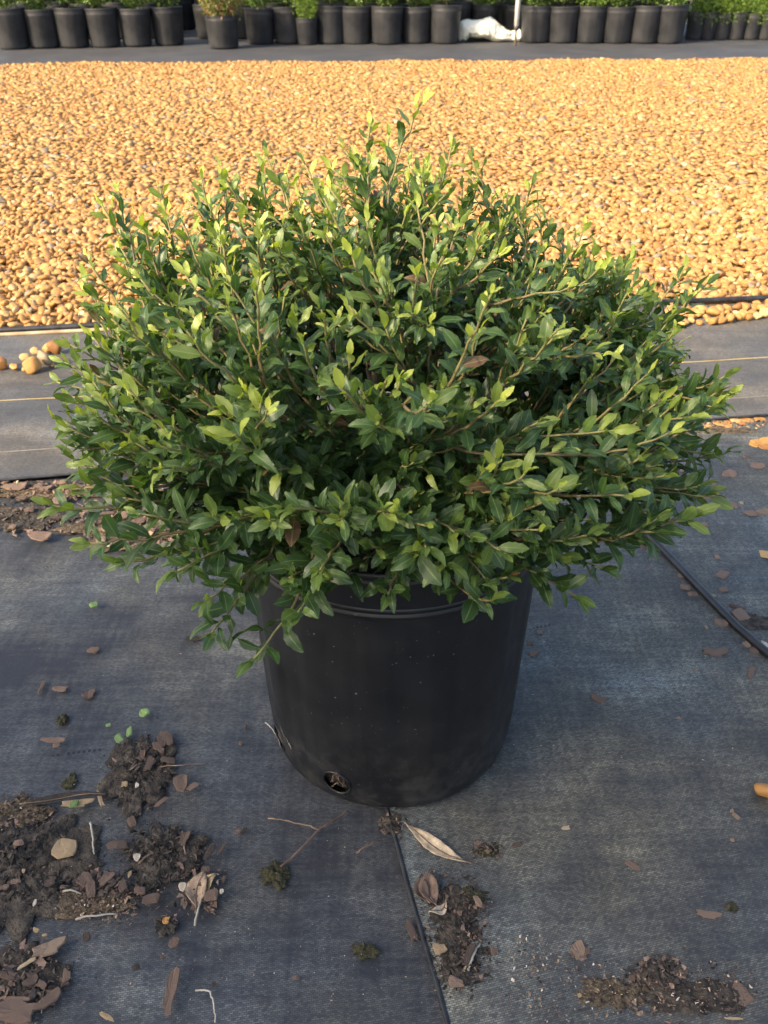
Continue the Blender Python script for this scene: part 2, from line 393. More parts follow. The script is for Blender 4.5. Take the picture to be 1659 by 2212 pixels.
link('blocker_roof', mesh_py('blocker_roof', V, F, 'blocker_roof', smooth=False), shade_blocker)
V, F = box_geo(-1.0, 1.0, by1-0.25, by1-0.2, 0, 2.4); link('blocker_door', mesh_py('blocker_door', V, F, 'blocker_roof', smooth=False), shade_blocker)

# ------------------------------------------------------------------ gravel stones
def ico(sub):
    import bmesh
    bm = bmesh.new(); bmesh.ops.create_icosphere(bm, subdivisions=sub, radius=1.0)
    V = np.array([v.co[:] for v in bm.verts]); F = np.array([[v.index for v in f.verts] for f in bm.faces]); bm.free()
    return V, F
ICO1, ICO2, ICO3 = ico(1), ico(2), ico(3)
def pebble_shape(base, seed, amp=0.22, squash=(1.0, 0.78, 0.55), cuts=5, lo=0.62):
    V, F = base; r = np.random.default_rng(seed); out = V.copy()
    for _ in range(cuts):                                # a few flattened sides
        n = r.normal(size=3); n /= np.linalg.norm(n); d = r.uniform(lo, 0.92)
        h = out @ n; k = h > d
        out[k] -= np.outer((h[k]-d)*0.8, n)
    ph = r.uniform(0, 6, 3); fr = r.uniform(1.5, 3.0, (3, 3))
    s = sum(np.sin(V @ fr[i] + ph[i]) for i in range(3))/3
    out *= (1 + amp*s)[:, None]
    return out*np.array(squash), F
def rotmat(n, r, tilt=0.5):
    a = r.uniform(0, 2*np.pi, n); b_ = r.normal(0, tilt, n); c_ = r.normal(0, tilt, n)
    ca, sa, cb, sb, cc, sc = np.cos(a), np.sin(a), np.cos(b_), np.sin(b_), np.cos(c_), np.sin(c_)
    Rz = np.zeros((n, 3, 3)); Rz[:, 0, 0] = ca; Rz[:, 0, 1] = -sa; Rz[:, 1, 0] = sa; Rz[:, 1, 1] = ca; Rz[:, 2, 2] = 1
    Rx = np.zeros((n, 3, 3)); Rx[:, 0, 0] = 1; Rx[:, 1, 1] = cb; Rx[:, 1, 2] = -sb; Rx[:, 2, 1] = sb; Rx[:, 2, 2] = cb
    Ry = np.zeros((n, 3, 3)); Ry[:, 1, 1] = 1; Ry[:, 0, 0] = cc; Ry[:, 0, 2] = sc; Ry[:, 2, 0] = -sc; Ry[:, 2, 2] = cc
    return Rz @ Rx @ Ry
def scatter_mesh(name, shapes, P, S, tones, mat, tilt=0.5, seed=1, parent=None, smooth=True):
    r = np.random.default_rng(seed); n = len(P); which = r.integers(0, len(shapes), n); RM = rotmat(n, r, tilt)
    VV, FF, TT, off = [], [], [], 0
    for i, (V, F) in enumerate(shapes):
        k = np.where(which == i)[0]
        if not len(k): continue
        A = np.einsum('nij,vj->nvi', RM[k], V)*S[k][:, None, None] + P[k][:, None, :]
        VV.append(A.reshape(-1, 3)); m_ = len(V)
        FF.append((F[None] + (np.arange(len(k))*m_)[:, None, None]).reshape(-1, F.shape[1]) + off)
        TT.append(np.repeat(tones[k], m_)); off += m_*len(k)
    return link(name, mesh_np(name, np.concatenate(VV), np.concatenate(FF), mat, np.concatenate(TT), smooth), parent)
def y_near(x): return mF0.y + (mF1.y-mF0.y)*(x-mF0.x)/(mF1.x-mF0.x)
eA, eB = G(0, 727), G(1659, 657)
def y_edge(x): return eA.y + (eB.y-eA.y)*(x-eA.x)/(eB.x-eA.x)
def y_far(x): return gF0.y + (gF1.y-gF0.y)*(x-gF0.x)/(gF1.x-gF0.x)
def gravel_points(y0, y1, step, r):
    pts = []
    y = y0
    while y < y1:
        hw = 0.75 + 0.47*y
        x = np.arange(-hw, hw, step); n = len(x)
        pts.append(np.c_[x + r.uniform(-.55, .55, n)*step, y + r.uniform(-.55, .55, n)*step])
        y += step*0.9
    P = np.concatenate(pts)
    yn = y_edge(P[:, 0]) + 0.010; yf = y_far(P[:, 0])
    wav = 0.05*np.sin(P[:, 0]*5.3) + 0.03*np.sin(P[:, 0]*17)
    return P[(P[:, 1] > yn) & (P[:, 1] < yf + wav)]
def stone_tones(n, r, sd=0.22):
    t_ = np.clip(r.normal(0.58, sd, n), 0.10, 1.0); k = r.random(n) < 0.035
    t_[k] = r.uniform(0, 0.08, k.sum()); return t_
near_shapes = [pebble_shape(ICO2, s, 0.20, (1.08, npr.uniform(.70, .95), npr.uniform(.38, .58)), 9, 0.5) for s in range(14)]
far_shapes = [pebble_shape(ICO1, 50+s, 0.14, (1.2, npr.uniform(.75, 1.05), npr.uniform(.20, .34))) for s in range(10)]
r = np.random.default_rng(3)
Pn = gravel_points(1.5, 3.1, 0.0180, r)
Sn = np.clip(r.lognormal(np.log(0.0112), 0.28, len(Pn)), 0.006, 0.021)
Zn = 0.010 + r.uniform(0.0, 0.009, len(Pn))
Tn = stone_tones(len(Pn), r)
# a second loose layer of larger stones on top
k = r.choice(len(Pn), 1700, replace=False)
Pn = np.r_[Pn, Pn[k] + r.uniform(-.01, .01, (1700, 2))]; Sn = np.r_[Sn, r.uniform(.009, .017, 1700)]; Zn = np.r_[Zn, r.uniform(.0165, .0215, 1700)]; Tn = np.r_[Tn, stone_tones(1700, r)]
P3 = np.c_[Pn, Zn]
# the 300 stones that show largest are pieces of their own
th_d = P3[:, 1]*cP + (CAM_H-P3[:, 2])*sP
app = Sn/th_d
uu = CU + FPX*P3[:, 0]/th_d
vv_ = CV + FPX*((CAM_H-P3[:, 2])*cP - P3[:, 1]*sP)/th_d
vis = (uu > 5) & (uu < 1654) & ((uu < 420) | (uu > 1330)) & (Zn > 0.0145)
order = np.argsort(-(app*vis)); big_i = order[:300]
rest = np.ones(len(P3), bool); rest[big_i] = False
kind(scatter_mesh('gravel', near_shapes, P3[rest], Sn[rest], Tn[rest], 'stone', 0.45, 5), 'stuff', 'sunlit tan river gravel of the broad path')
tone_bins = np.array([0.04, 0.22, 0.38, 0.5, 0.62, 0.75, 0.92])
stone_me = {}
def stone_mesh(sh, tb):
    if (sh, tb) not in stone_me:
        V, F = near_shapes[sh]; stone_me[(sh, tb)] = mesh_np('stone', V, F, 'stone', float(tone_bins[tb]))
    return stone_me[(sh, tb)]
for i in big_i:
    tb = int(np.argmin(abs(tone_bins-Tn[i])))
    link('stone', stone_mesh(int(r.integers(14)), tb), kg, P3[i], (r.normal(0, .4), r.normal(0, .4), r.uniform(0, 6.28)), float(Sn[i]))
Pf = gravel_points(3.1, 7.6, 0.0205, r)
Sf = np.clip(r.lognormal(np.log(0.0125), 0.34, len(Pf)), 0.006, 0.026)
P3f = np.c_[Pf, 0.0075 + r.uniform(0, 0.007, len(Pf))]
kind(scatter_mesh('gravel', far_shapes, P3f, Sf, stone_tones(len(Pf), r, 0.17), 'stone', 0.20, 6), 'stuff', 'far half of the tan river gravel path before the pot rows')

# loose stones off the path
def loose(u, v, wpx, tone, label, group=None, cat='stone', seed=0, zl=0.010, flat=0.7, asp=0.8, rot=None, stack=0.0):
    p = G(u, v); s = wpx/pxm(p)/2
    V, F = pebble_shape(ICO3, 300+seed, 0.15, (1.0, asp, flat), 11, 0.5)
    o = link('loose_stone', mesh_np('loose_stone', V, F, 'stone', tone), None,
             (p.x, p.y, gz(p.x, p.y) + zl + s*flat*0.86 + stack), (rnd.uniform(-.2, .2), rnd.uniform(-.2, .2), rot if rot is not None else rnd.uniform(0, 6)), s)
    return tag(o, label, cat, group)
GP = 'stones lying in a heap on the fabric left of the shrub'
loose(5, 808, 44, 0.20, 'reddish brown oval stone at the end of the small heap', GP, seed=1)
loose(36, 812, 26, 0.62, 'small yellow stone between the oval stone and the heap', GP, seed=2)
loose(57, 815, 17, 0.80, 'tiny cream stone squeezed against the big orange stone', GP, seed=3)
loose(76, 816, 46, 0.50, 'large orange stone at the front of the small heap', GP, seed=4, flat=0.85)
loose(63, 798, 30, 0.88, 'pale cream stone behind the big orange stone', GP, seed=5, stack=0.006)
loose(82, 784, 24, 0.84, 'pale egg-shaped stone on the crest of the heap', GP, seed=6, stack=0.008)
loose(103, 803, 38, 0.07, 'grey-tan angular stone leaning on the heap', GP, seed=7, flat=1.0, stack=0.004)
loose(117, 805, 14, 0.62, 'tiny tan stone tucked under the grey-tan stone', GP, seed=8)
loose(105, 772, 29, 0.78, 'cream stone next to the brown block stone', GP, seed=9)
loose(124, 775, 34, 0.14, 'brown blocky stone at the top end of the heap', GP, seed=10, flat=1.0)
loose(1652, 1722, 56, 0.36, 'big orange-brown cobble alone at the fabric edge', None, 'cobble', seed=11, zl=0.004, asp=0.9)
r2 = random.Random(5)
GS = 'stones spilled from the path onto the fabric right of the shrub'
k = 0
for row, (v0, v1, n) in enumerate(((714, 697, 15), (702, 686, 14), (691, 675, 13), (682, 668, 9))):
    for i in range(n):
        f = (i + r2.uniform(-.25, .25))/n
        u = 1432 + f*232 + row*6; v = v0 + (v1-v0)*f + r2.uniform(-4, 4)
        if row == 3 and 0.25 < f < 0.7: continue
        loose(u, v, r2.uniform(17, 33), min(1, max(0.1, r2.gauss(.52, .24))), 'tan stone spilled in a band over the fabric edge right of the shrub', GS, seed=20+k, stack=0.004 if row == 1 and i % 3 == 0 else 0); k += 1
for u, v, s in ((1380, 722, 16), (1350, 730, 13), (1405, 716, 20), (1010, 172, 7), (315, 163, 8)):
    pass
loose(1228, 131, 11, 0.45, 'small brown stone rolled onto the far dark fabric', None, seed=90, zl=0.0)

# ------------------------------------------------------------------ the pot and its shrub
POT = Vector((0.008, 0.680, 0.0))
pot_root = bpy.data.objects.new('potted_shrub', None); COL.objects.link(pot_root)
pot_root.location = (POT.x, POT.y, gz(POT.x, POT.y) + 0.0035)
tag(pot_root, 'large dense green shrub in a black nursery pot standing alone on the fabric', 'potted shrub')
SEG = 192
def flute(a, r_, z):
    if 0.030 < z < 0.228 and r_ > 0.11:
        f = min(1, (z-0.030)/0.02, (0.228-z)/0.015)
        s = math.sin(a*14); return 0.0095*f*math.tanh(2.2*s)
    return 0
prof = [(0.0, 0.004), (0.06, 0.004), (0.104, 0.002), (0.112, 0.0), (0.1175, 0.002), (0.1220, 0.008), (0.1240, 0.017), (0.1250, 0.026)]
prof += [(0.1250 + (0.1338-0.1250)*i/40, 0.026 + (0.236-0.026)*i/40) for i in range(1, 41)]
prof += [(0.1342, 0.2375), (0.1357, 0.2390), (0.1358, 0.2408), (0.1344, 0.2422), (0.1343, 0.2434), (0.1359, 0.2448), (0.1361, 0.2466), (0.1352, 0.2480),
         (0.1358, 0.252), (0.1366, 0.262), (0.1371, 0.270), (0.1374, 0.2715), (0.1388, 0.2725), (0.1390, 0.2745), (0.1380, 0.2758), (0.1382, 0.278),
         (0.1398, 0.2792), (0.1412, 0.2812), (0.1408, 0.2842), (0.1388, 0.2850), (0.1370, 0.2835), (0.1362, 0.278), (0.1340, 0.250), (0.1320, 0.20)]
prof = [(r_, z*1.038) for r_, z in prof]
NW = 55                                                        # profile points below the rim band
V, F = lathe(prof[:NW+1], SEG, flute)
holes = []                                                     # (angle, z, half width, half height)
def pot_hit(u, v):                                             # where a line of sight meets the pot side
    d = ray(u, v); o_ = Vector((0, 0, CAM_H)) - POT
    k_ = 0.3
    while k_ < 2.0:
        q = o_ + d*k_; rr = 0.1240 + 0.0095*max(0, q.z)/0.24
        if math.hypot(q.x, q.y) < rr and q.z < 0.28: return math.atan2(q.y, q.x), q.z
        k_ += 0.001
    return None
for (u, v, wa, hz) in ((727, 1697, 0.0135, 0.0135), (1102, 1588, 0.013, 0.014), (603, 1600, 0.013, 0.013)):
    h = pot_hit(u, v)
    if h: holes.append((h[0], max(0.021, h[1]), wa, hz))
for k_ in range(5): holes.append((R(30+36*k_), 0.024, 0.013, 0.013))
def in_hole(f):
    c_ = [sum(V[i][j] for i in f)/len(f) for j in range(3)]
    if c_[2] > 0.06 or math.hypot(c_[0], c_[1]) < 0.1165: return False
    a = math.atan2(c_[1], c_[0])
    for (ha, hz_, wa, hh) in holes:
        da = (a-ha+math.pi) % (2*math.pi) - math.pi
        if (da*0.121/wa)**2 + ((c_[2]-hz_)/hh)**2 < 1: return True
    return False
F = [f for f in F if not in_hole(f)]
pot = link('pot', mesh_py('pot', V, F, 'pot'), pot_root)
V2, F2 = lathe(prof[NW:], SEG); link('rim', mesh_py('rim', V2, F2, 'pot'), pot)
for i, (ha, hz_, wa, hh) in enumerate(holes):
    pts = []
    for q in range(29):
        a = ha + wa*1.03*math.cos(q/28*2*math.pi)/0.121; z = hz_ + hh*1.03*math.sin(q/28*2*math.pi)
        rr = 0.1250 + 0.0088*max(0, z-0.0266)/0.215
        if z < 0.0266: rr = np.interp(z, [0.002, 0.0082, 0.0174, 0.0266], [0.1175, 0.1220, 0.1240, 0.1250])
        pts.append(Vector((rr*math.cos(a), rr*math.sin(a), z)))
    V2, F2 = tube_geo(pts, [0.0013]*29, 6, False); link('drain_hole', mesh_py('drain_hole', V2, F2, 'pot'), pot)
# scuffs on the plastic near the base
def scuff(u, v, L, ang, wd):
    h = pot_hit(u, v)
    if not h: return
    n = 9; V2, F2 = [], []
    for q in range(n):
        s = (q/(n-1)-.5)*L; a = h[0] + s*math.cos(ang)/0.123; z = h[1] + s*math.sin(ang)
        rr = 0.1252 + 0.0088*max(0, z-0.0266)/0.215 + 0.0013
        wq = wd*math.sin(math.pi*(q+.4)/(n-.2))*rnd.uniform(.4, 1.2)
        for sg in (-1, 1):
            V2.append((rr*math.cos(a+sg*wq/0.123), rr*math.sin(a+sg*wq/0.123), z))
    for q in range(n-1): F2.append((2*q, 2*q+1, 2*q+3, 2*q+2))
    link('scuff', mesh_py('scuff', V2, F2, 'scuff'), pot)
for a in ((608, 1612, .013, 1.9, .0010), (625, 1606, .010, 2.2, .0009), (630, 1616, .007, 2.0, .0008), (1122, 1475, .03, 1.3, .0006), (1108, 1540, .016, 1.5, .0012), (1104, 1592, .014, 1.6, .0028), (615, 1590, .02, 2.1, .0006)): scuff(*a)
# root ball seen through the holes and on top
V, F = lathe([(0.0, 0.007), (0.10, 0.007), (0.116, 0.014), (0.1210, 0.035), (0.129, 0.24), (0.1325, 0.262), (0.12, 0.266), (0.06, 0.270), (0.0, 0.272)], 96,
             lambda a, r_, z: 0.018*mnoise.noise(Vector((math.cos(a)*r_*60, math.sin(a)*r_*60, z*60))) - 0.010)
link('potting_soil', mesh_py('potting_soil', V, F, 'soil'), pot_root)
for (ha, hz_, wa, hh) in holes[:3]:
    for q in range(9):
        pts = []
        a0 = ha + rnd.uniform(-.06, .06); a1 = ha + rnd.uniform(-.09, .09); z0 = hz_+hh*rnd.uniform(-.3, .9); z1 = hz_-hh*rnd.uniform(.2, .8)
        for e in np.linspace(0, 1, 6):
            a = a0+(a1-a0)*e; rr = 0.1215+0.002*math.sin(e*3.1); pts.append(Vector((rr*math.cos(a), rr*math.sin(a), z0+(z1-z0)*e+0.002*math.sin(e*6))))
        V2, F2 = tube_geo(pts, [0.00028 + 0.0004*(q % 3 == 1)]*6, 5); link('root', mesh_py('root', V2, F2, 'twigdark' if q % 3 else 'root'), pot_root)

# --- branching
base = Vector((0, 0, 0.268))
CC = Vector((0.004, 0.0, 0.405))
RX, RY, RU, RD, PW = 0.262, 0.235, 0.158, 0.125, 2.5
rb = random.Random(23)
nodes = []         # [pos, dir, depth-from-base]
branches = []      # (points, order)
def bez(p0, p1, p2, n):
    return [p0*(1-t_)**2 + p1*2*t_*(1-t_) + p2*t_**2 for t_ in np.linspace(0, 1, n)]
def add_branch(p0, d0, p2, order, lift=0.0):
    L = (p2-p0).length
    p1 = p0 + d0.normalized()*L*0.45 + Vector((rb.gauss(0, .06), rb.gauss(0, .06), rb.gauss(0, .05)+lift))*L
    n = max(4, int(L/0.009)+1)
    pts = bez(p0, p1, p2, n)
    jit = [Vector((rb.gauss(0, 1), rb.gauss(0, 1), rb.gauss(0, 1)))*0.0009 for _ in pts]
    pts = [p_ if i in (0, n-1) else p_+jit[i] for i, p_ in enumerate(pts)]
    for i, p_ in enumerate(pts[1:], 1):
        d = (pts[min(i+1, n-1)]-pts[i-1]).normalized(); nodes.append((p_, d, (p_-base).length))
    branches.append((pts, order))
for i in range(13):
    a = i*2.4 + rb.uniform(-.3, .3); el = [1.35, .95, .6, .45][i % 4] + rb.uniform(-.1, .1)
    dr = Vector((math.cos(a)*math.cos(el), math.sin(a)*math.cos(el), math.sin(el)))
    tip = CC + Vector((dr.x*RX*0.72, dr.y*RY*0.72, (dr.z-.25)*RU*0.85))
    st = base + Vector((math.cos(a), math.sin(a), 0))*rb.uniform(0.004, 0.022) - Vector((0, 0, .012))
    add_branch(st, Vector((dr.x*.6, dr.y*.6, 1.0)), tip, 0)
def L_(u, v, Y): return T(u, v, Y) - POT - Vector((0, 0, 0.0035))
spec = [(912, 222, .70), (800, 275, .72), (575, 335, .74), (655, 350, .70), (480, 365, .76), (435, 385, .78), (345, 410, .74), (255, 415, .72), (220, 445, .69),
        (190, 565, .67), (185, 600, .70), (140, 785, .62), (125, 828, .66), (165, 895, .57), (148, 942, .6), (190, 1005, .55), (115, 1092, .50), (195, 1175, .47),
        (262, 1215, .50), (385, 1235, .46), (445, 1298, .45), (455, 1372, .43), (548, 1425, .435), (640, 1330, .44), (690, 1235, .44), (838, 1285, .47), (960, 1225, .46), (1062, 1300, .47),
        (1245, 1290, .50), (1300, 1228, .52), (1275, 1125, .50), (1450, 1045, .60), (1430, 990, .58), (1552, 838, .69), (1538, 892, .66), (1515, 930, .64), (1490, 640, .75), (1528, 612, .78),
        (1475, 585, .79), (1362, 565, .79), (1262, 492, .80), (1240, 555, .72), (1150, 398, .80), (1095, 430, .78), (1020, 345, .79), (975, 320, .74), (1120, 470, .70), (745, 325, .73), (700, 430, .60), (840, 300, .75),
        (1440, 700, .66), (1450, 820, .62), (1395, 920, .55), (300, 470, .66), (240, 690, .62), (230, 860, .55), (560, 600, .5), (1060, 640, .48), (930, 870, .42)]
tips = [(L_(*s), True) for s in spec]
for i in range(980):
    a = rb.uniform(0, 2*math.pi); cz = rb.uniform(-0.80, 1.0)
    rho = 0.38 + 0.62*math.sqrt(rb.random())
    sx_ = math.sqrt(max(0, 1-cz*cz)); d = Vector((math.cos(a)*sx_, math.sin(a)*sx_, cz))
    ez = RU if d.z > 0 else RD
    nrm = (abs(d.x)**PW + abs(d.y)**PW + abs(d.z)**PW)**(1/PW)
    d = d/nrm*rho
    q = CC + Vector((d.x*RX, d.y*RY, d.z*ez))
    if q.x > 0.02: q.z -= (q.x-0.02)*0.30*max(0.25, (q.z-0.33)/0.2)                         # crown falls away to the right
    if q.z < 0.33:                                                # narrower towards the pot
        k_ = 0.62+0.38*max(0, (q.z-0.27))/0.06; q.x *= max(.74, k_); q.y *= k_
    if q.z < 0.275 and math.hypot(q.x, q.y) < 0.15: q.z = 0.275 + rb.uniform(0, .02)
    tips.append((q, False))
tips.sort(key=lambda s: (s[0]-base).length)
for q, sp in tips:
    best = None; dq = (q-base).length; want = 0.075 if not sp else 0.085
    for (p_, d, dl) in nodes:
        if dl > dq - 0.012: continue
        v_ = q-p_; L = v_.length
        if L < 0.028: continue
        ang = 1 - v_.normalized().dot(d)
        c_ = abs(L-want)*9 + ang*0.75 + rb.random()*0.06
        if best is None or c_ < best[0]: best = (c_, p_, d)
    if best is None: continue
    v_ = (q-best[1])
    low = q.z < 0.30 and sp
    add_branch(best[1], best[2]*0.6 + v_.normalized() + Vector((0, 0, 0.5 if low else -0.08)), q, 1 if len(branches) < 60 else 2, 0.10 if low else -0.06)

# --- leaf shapes
LA = 10
def leaf_geo(curl, fold, wob, ratio, seed):
    r_ = random.Random(seed); V, UV, F = [], [], []
    for i in range(LA):
        t_ = i/(LA-1)
        wdt = ratio*0.5*(math.sin(math.pi*min(1, t_**1.0))**0.58) if 0 < t_ < 1 else 0.03
        ser = 1 + (0.07 if i % 2 else -0.06)
        y = t_; zc = -curl*(t_-0.35)**2 + 0.02*wob*math.sin(t_*5+seed)
        for j, s in enumerate((-1, -.5, 0, .5, 1)):
            x = s*wdt*(ser if abs(s) == 1 else 1)
            z = zc + fold*abs(x)*(1.0 - 0.9*abs(x)/(ratio*0.5+1e-6)*0.5) + wob*0.035*math.sin(t_*11+s*2.1+seed)*abs(s)
            V.append((x, y*1.0, z)); UV.append((0.5+s*0.5, t_))
    for i in range(LA-1):
        for j in range(4):
            a = i*5+j; F.append((a, a+1, a+6, a+5))
    # petiole
    n0 = len(V)
    for (x, y, z) in ((-.018, -.13, -.02), (.018, -.13, -.02), (.018, .03, 0), (-.018, .03, 0)):
        V.append((x, y, z-0.004)); UV.append((0.5, 0))
    F.append((n0, n0+1, n0+2, n0+3))
    return np.array(V), np.array(F), np.array(UV)
leaf_shapes = [leaf_geo(c_, f_, w_, ra, s) for s, (c_, f_, w_, ra) in enumerate(
    ((.25, .22, .6, .41), (.40, .12, 1.0, .38), (.10, .32, .5, .45), (.50, .25, .8, .36), (-.15, .20, .8, .40), (.30, .40, .4, .47), (.2, .15, 1.3, .34), (.60, .15, .7, .43), (1.1, .30, 1.4, .38), (.85, .65, 1.0, .42), (-.4, .3, 1.6, .37)))]
leaf_tb = [0.03, 0.13, 0.22, 0.32, 0.44, 0.56, 0.68, 0.80, 0.92]
LV = []            # list of (origin, xaxis, yaxis, zaxis, length, tone)
up = Vector((0, 0, 1))
def leaf_at(p_, d, out, nup, L, tone):
    y = (d).normalized()
    nrm = (up*nup + out*0.45 + Vector((rb.gauss(0, .38), rb.gauss(0, .38), rb.gauss(0, .30))))
    z = nrm - y*nrm.dot(y)
    if z.length < 1e-3: z = frame(y)[0]
    z.normalize(); x = y.cross(z)
    LV.append((p_ + y*L*0.13, x, y, z, L, tone))
for bi, (pts, order) in enumerate(branches):
    tot = [0.0]
    for i in range(1, len(pts)): tot.append(tot[-1] + (pts[i]-pts[i-1]).length)
    Lb = tot[-1]
    phase = rb.uniform(0, 6.28)
    reach = Lb if order == 2 else (0.08 if order == 0 else Lb*0.9)
    s = 0.0; i = 0
    while s < min(reach, 0.115):
        pos = Lb - s
        if pos < 0.006: break
        j = max(1, next(k_ for k_ in range(len(tot)) if tot[k_] >= pos-1e-9))
        f = (pos-tot[j-1])/max(1e-6, tot[j]-tot[j-1]); p_ = pts[j-1].lerp(pts[j], f)
        td = (pts[j]-pts[j-1]).normalized()
        u_, v_ = frame(td)
        phase += 2.4 + rb.gauss(0, .25)
        rad = u_*math.cos(phase) + v_*math.sin(phase)*0.8
        ang = R(rb.uniform(38, 66)) if s > 0.006 else R(rb.uniform(8, 34))
        d = td*math.cos(ang) + rad*math.sin(ang)
        d.z += rb.uniform(-.05, .22)
        out = (p_-CC); outn = Vector((out.x, out.y, out.z*0.8)); rel = outn.length
        outn.normalize()
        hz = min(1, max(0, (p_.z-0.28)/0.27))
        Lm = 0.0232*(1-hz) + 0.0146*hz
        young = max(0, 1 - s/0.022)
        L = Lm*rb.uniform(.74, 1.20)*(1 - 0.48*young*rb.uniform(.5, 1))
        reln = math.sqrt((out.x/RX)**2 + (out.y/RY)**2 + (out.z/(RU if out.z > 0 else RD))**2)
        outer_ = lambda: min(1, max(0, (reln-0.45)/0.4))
        tone = 0.11 + 0.17*rb.random() + hz*hz*1.1*outer_()*(0.05 + 0.34*rb.random()**1.6)  # outer top leaves yellower: young growth plus warm sunlight painted in
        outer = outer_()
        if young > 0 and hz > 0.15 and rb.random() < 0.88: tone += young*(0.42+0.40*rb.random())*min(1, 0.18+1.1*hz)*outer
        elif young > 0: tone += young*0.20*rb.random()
        if rb.random() < 0.006: tone = 0.03
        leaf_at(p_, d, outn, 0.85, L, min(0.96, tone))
        s += rb.uniform(0.0042, 0.0075) * (0.62 if s < 0.012 else 1.0); i += 1
print('branches', len(branches), 'leaves', len(LV))

# --- which leaves show: nearest in small cells of the view, then the largest 300
def project(p_):
    q = p_ + pot_root.location; dep = q.y*cP + (CAM_H-q.z)*sP
    return CU + FPX*q.x/dep, CV + FPX*((CAM_H-q.z)*cP - q.y*sP)/dep, dep
cells = {}; scr = []
for i, (o_, x, y, z, L, tn) in enumerate(LV):
    u, v, dep = project(o_ + y*L*0.5)
    vd = (Vector((0, 0, CAM_H)) - (o_+pot_root.location)).normalized()
    scr.append((L/dep)**2*(0.12+abs(z.dot(vd))))
    key = (int(u/26), int(v/26))
    if key not in cells or dep < cells[key][0]: cells[key] = (dep, i)
front = sorted((i for _, i in cells.values()), key=lambda i: -scr[i])[:300]
fs = set(front)
leaf_me = {}
def leaf_mesh(sh, tb):
    if (sh, tb) not in leaf_me:
        V, F, UV = leaf_shapes[sh]; leaf_me[(sh, tb)] = mesh_np('leaf', V, F, 'leaf', leaf_tb[tb], True, UV)
    return leaf_me[(sh, tb)]
shp = [rb.randrange(len(leaf_shapes)) for _ in LV]
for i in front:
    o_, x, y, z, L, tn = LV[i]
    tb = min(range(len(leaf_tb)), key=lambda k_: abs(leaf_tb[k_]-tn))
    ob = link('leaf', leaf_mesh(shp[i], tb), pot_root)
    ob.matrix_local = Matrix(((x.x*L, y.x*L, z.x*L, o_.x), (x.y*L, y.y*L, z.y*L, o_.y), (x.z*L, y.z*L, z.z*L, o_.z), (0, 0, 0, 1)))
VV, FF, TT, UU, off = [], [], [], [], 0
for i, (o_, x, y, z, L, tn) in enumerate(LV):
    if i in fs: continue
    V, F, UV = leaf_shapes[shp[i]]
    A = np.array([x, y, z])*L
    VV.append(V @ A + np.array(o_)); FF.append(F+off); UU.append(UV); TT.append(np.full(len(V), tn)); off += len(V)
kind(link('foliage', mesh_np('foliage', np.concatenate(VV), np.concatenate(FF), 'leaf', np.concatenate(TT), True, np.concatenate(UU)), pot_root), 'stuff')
# --- stems and twigs
def stem_geo(pts, r0, r1, n):
    rads = [r0 + (r1-r0)*(i/(len(pts)-1))**0.8 for i in range(len(pts))]
    return tube_geo(pts, rads, n)
tw_V, tw_F, tw_T = [], [], []
for bi, (pts, order) in enumerate(branches):
    if order == 0:
        V, F = stem_geo(pts, 0.0048, 0.0017, 7)
        link('stem', mesh_py('stem', V, F, 'bark', np.linspace(1.0, 0.6, len(V))), pot_root)
    else:
        r0 = 0.0016 if order == 1 else 0.00125
        V, F = stem_geo(pts, r0, 0.0007, 5)
        off = len(tw_V); tw_V += V; tw_F += [tuple(a+off for a in f) for f in F]
        tw_T += list(np.linspace(0.75 if order == 1 else rb.uniform(.3, .6), rb.uniform(0.0, 0.25), len(V)))
kind(link('twigs', mesh_py('twigs', tw_V, tw_F, 'bark', np.array(tw_T)), pot_root), 'stuff')

# ------------------------------------------------------------------ rows of potted shrubs behind the path
V, F = lathe([(0.0, 0.004), (0.10, 0.0), (0.112, 0.004), (0.121, 0.02), (0.134, 0.236), (0.1365, 0.240), (0.1355, 0.246), (0.138, 0.275), (0.1415, 0.281), (0.139, 0.285), (0.134, 0.27), (0.131, 0.25), (0.0, 0.252)], 56,
             lambda a, r_, z: 0.006*math.tanh(2*math.sin(a*14)) if 0.02 <= z <= 0.236 and r_ > .12 else 0)
far_pot = mesh_py('pot', V, F, 'pot_far')
V2 = [(x*1, y*1, z) for x, y, z in V]
def crown_mesh(name, seed, mat, rx, h, n, leaf, z0, shape='dome'):
    r_ = np.random.default_rng(seed)
    a = r_.uniform(0, 2*np.pi, n); ht = r_.uniform(0, 1, n)**0.9
    prof_ = np.interp(ht, [0, .15, .45, .8, 1], [.45, .85, 1.0, .75, .25]) if shape == 'dome' else np.interp(ht, [0, .2, .6, 1], [.35, .7, 1.0, .8])
    lob = 1 + 0.16*np.sin(a*3+seed) + 0.10*np.sin(a*7+ht*9+seed*2)
    rr = rx*prof_*lob*np.sqrt(r_.uniform(0.12, 1, n))
    P = np.c_[rr*np.cos(a), rr*np.sin(a), z0 + ht*h + r_.normal(0, .012, n)]
    sh = leaf*r_.uniform(.7, 1.35, n)
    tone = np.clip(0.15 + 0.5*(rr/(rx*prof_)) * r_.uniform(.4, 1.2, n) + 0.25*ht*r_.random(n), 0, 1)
    Q = np.array([(0, 0, 0), (.30, .5, .06), (0, 1, -.06), (-.30, .5, .06)])
    RM = rotmat(n, r_, 0.8)
    A = np.einsum('nij,vj->nvi', RM, Q)*sh[:, None, None] + P[:, None, :]
    FF_ = (np.arange(n)*4)[:, None] + np.array([[0, 1, 2, 3]])
    uv = np.tile(np.array([(.5, 0), (1, .5), (.5, 1), (0, .5)]), (n, 1))
    return mesh_np(name, A.reshape(-1, 3), FF_, mat, np.repeat(tone, 4), True, uv)
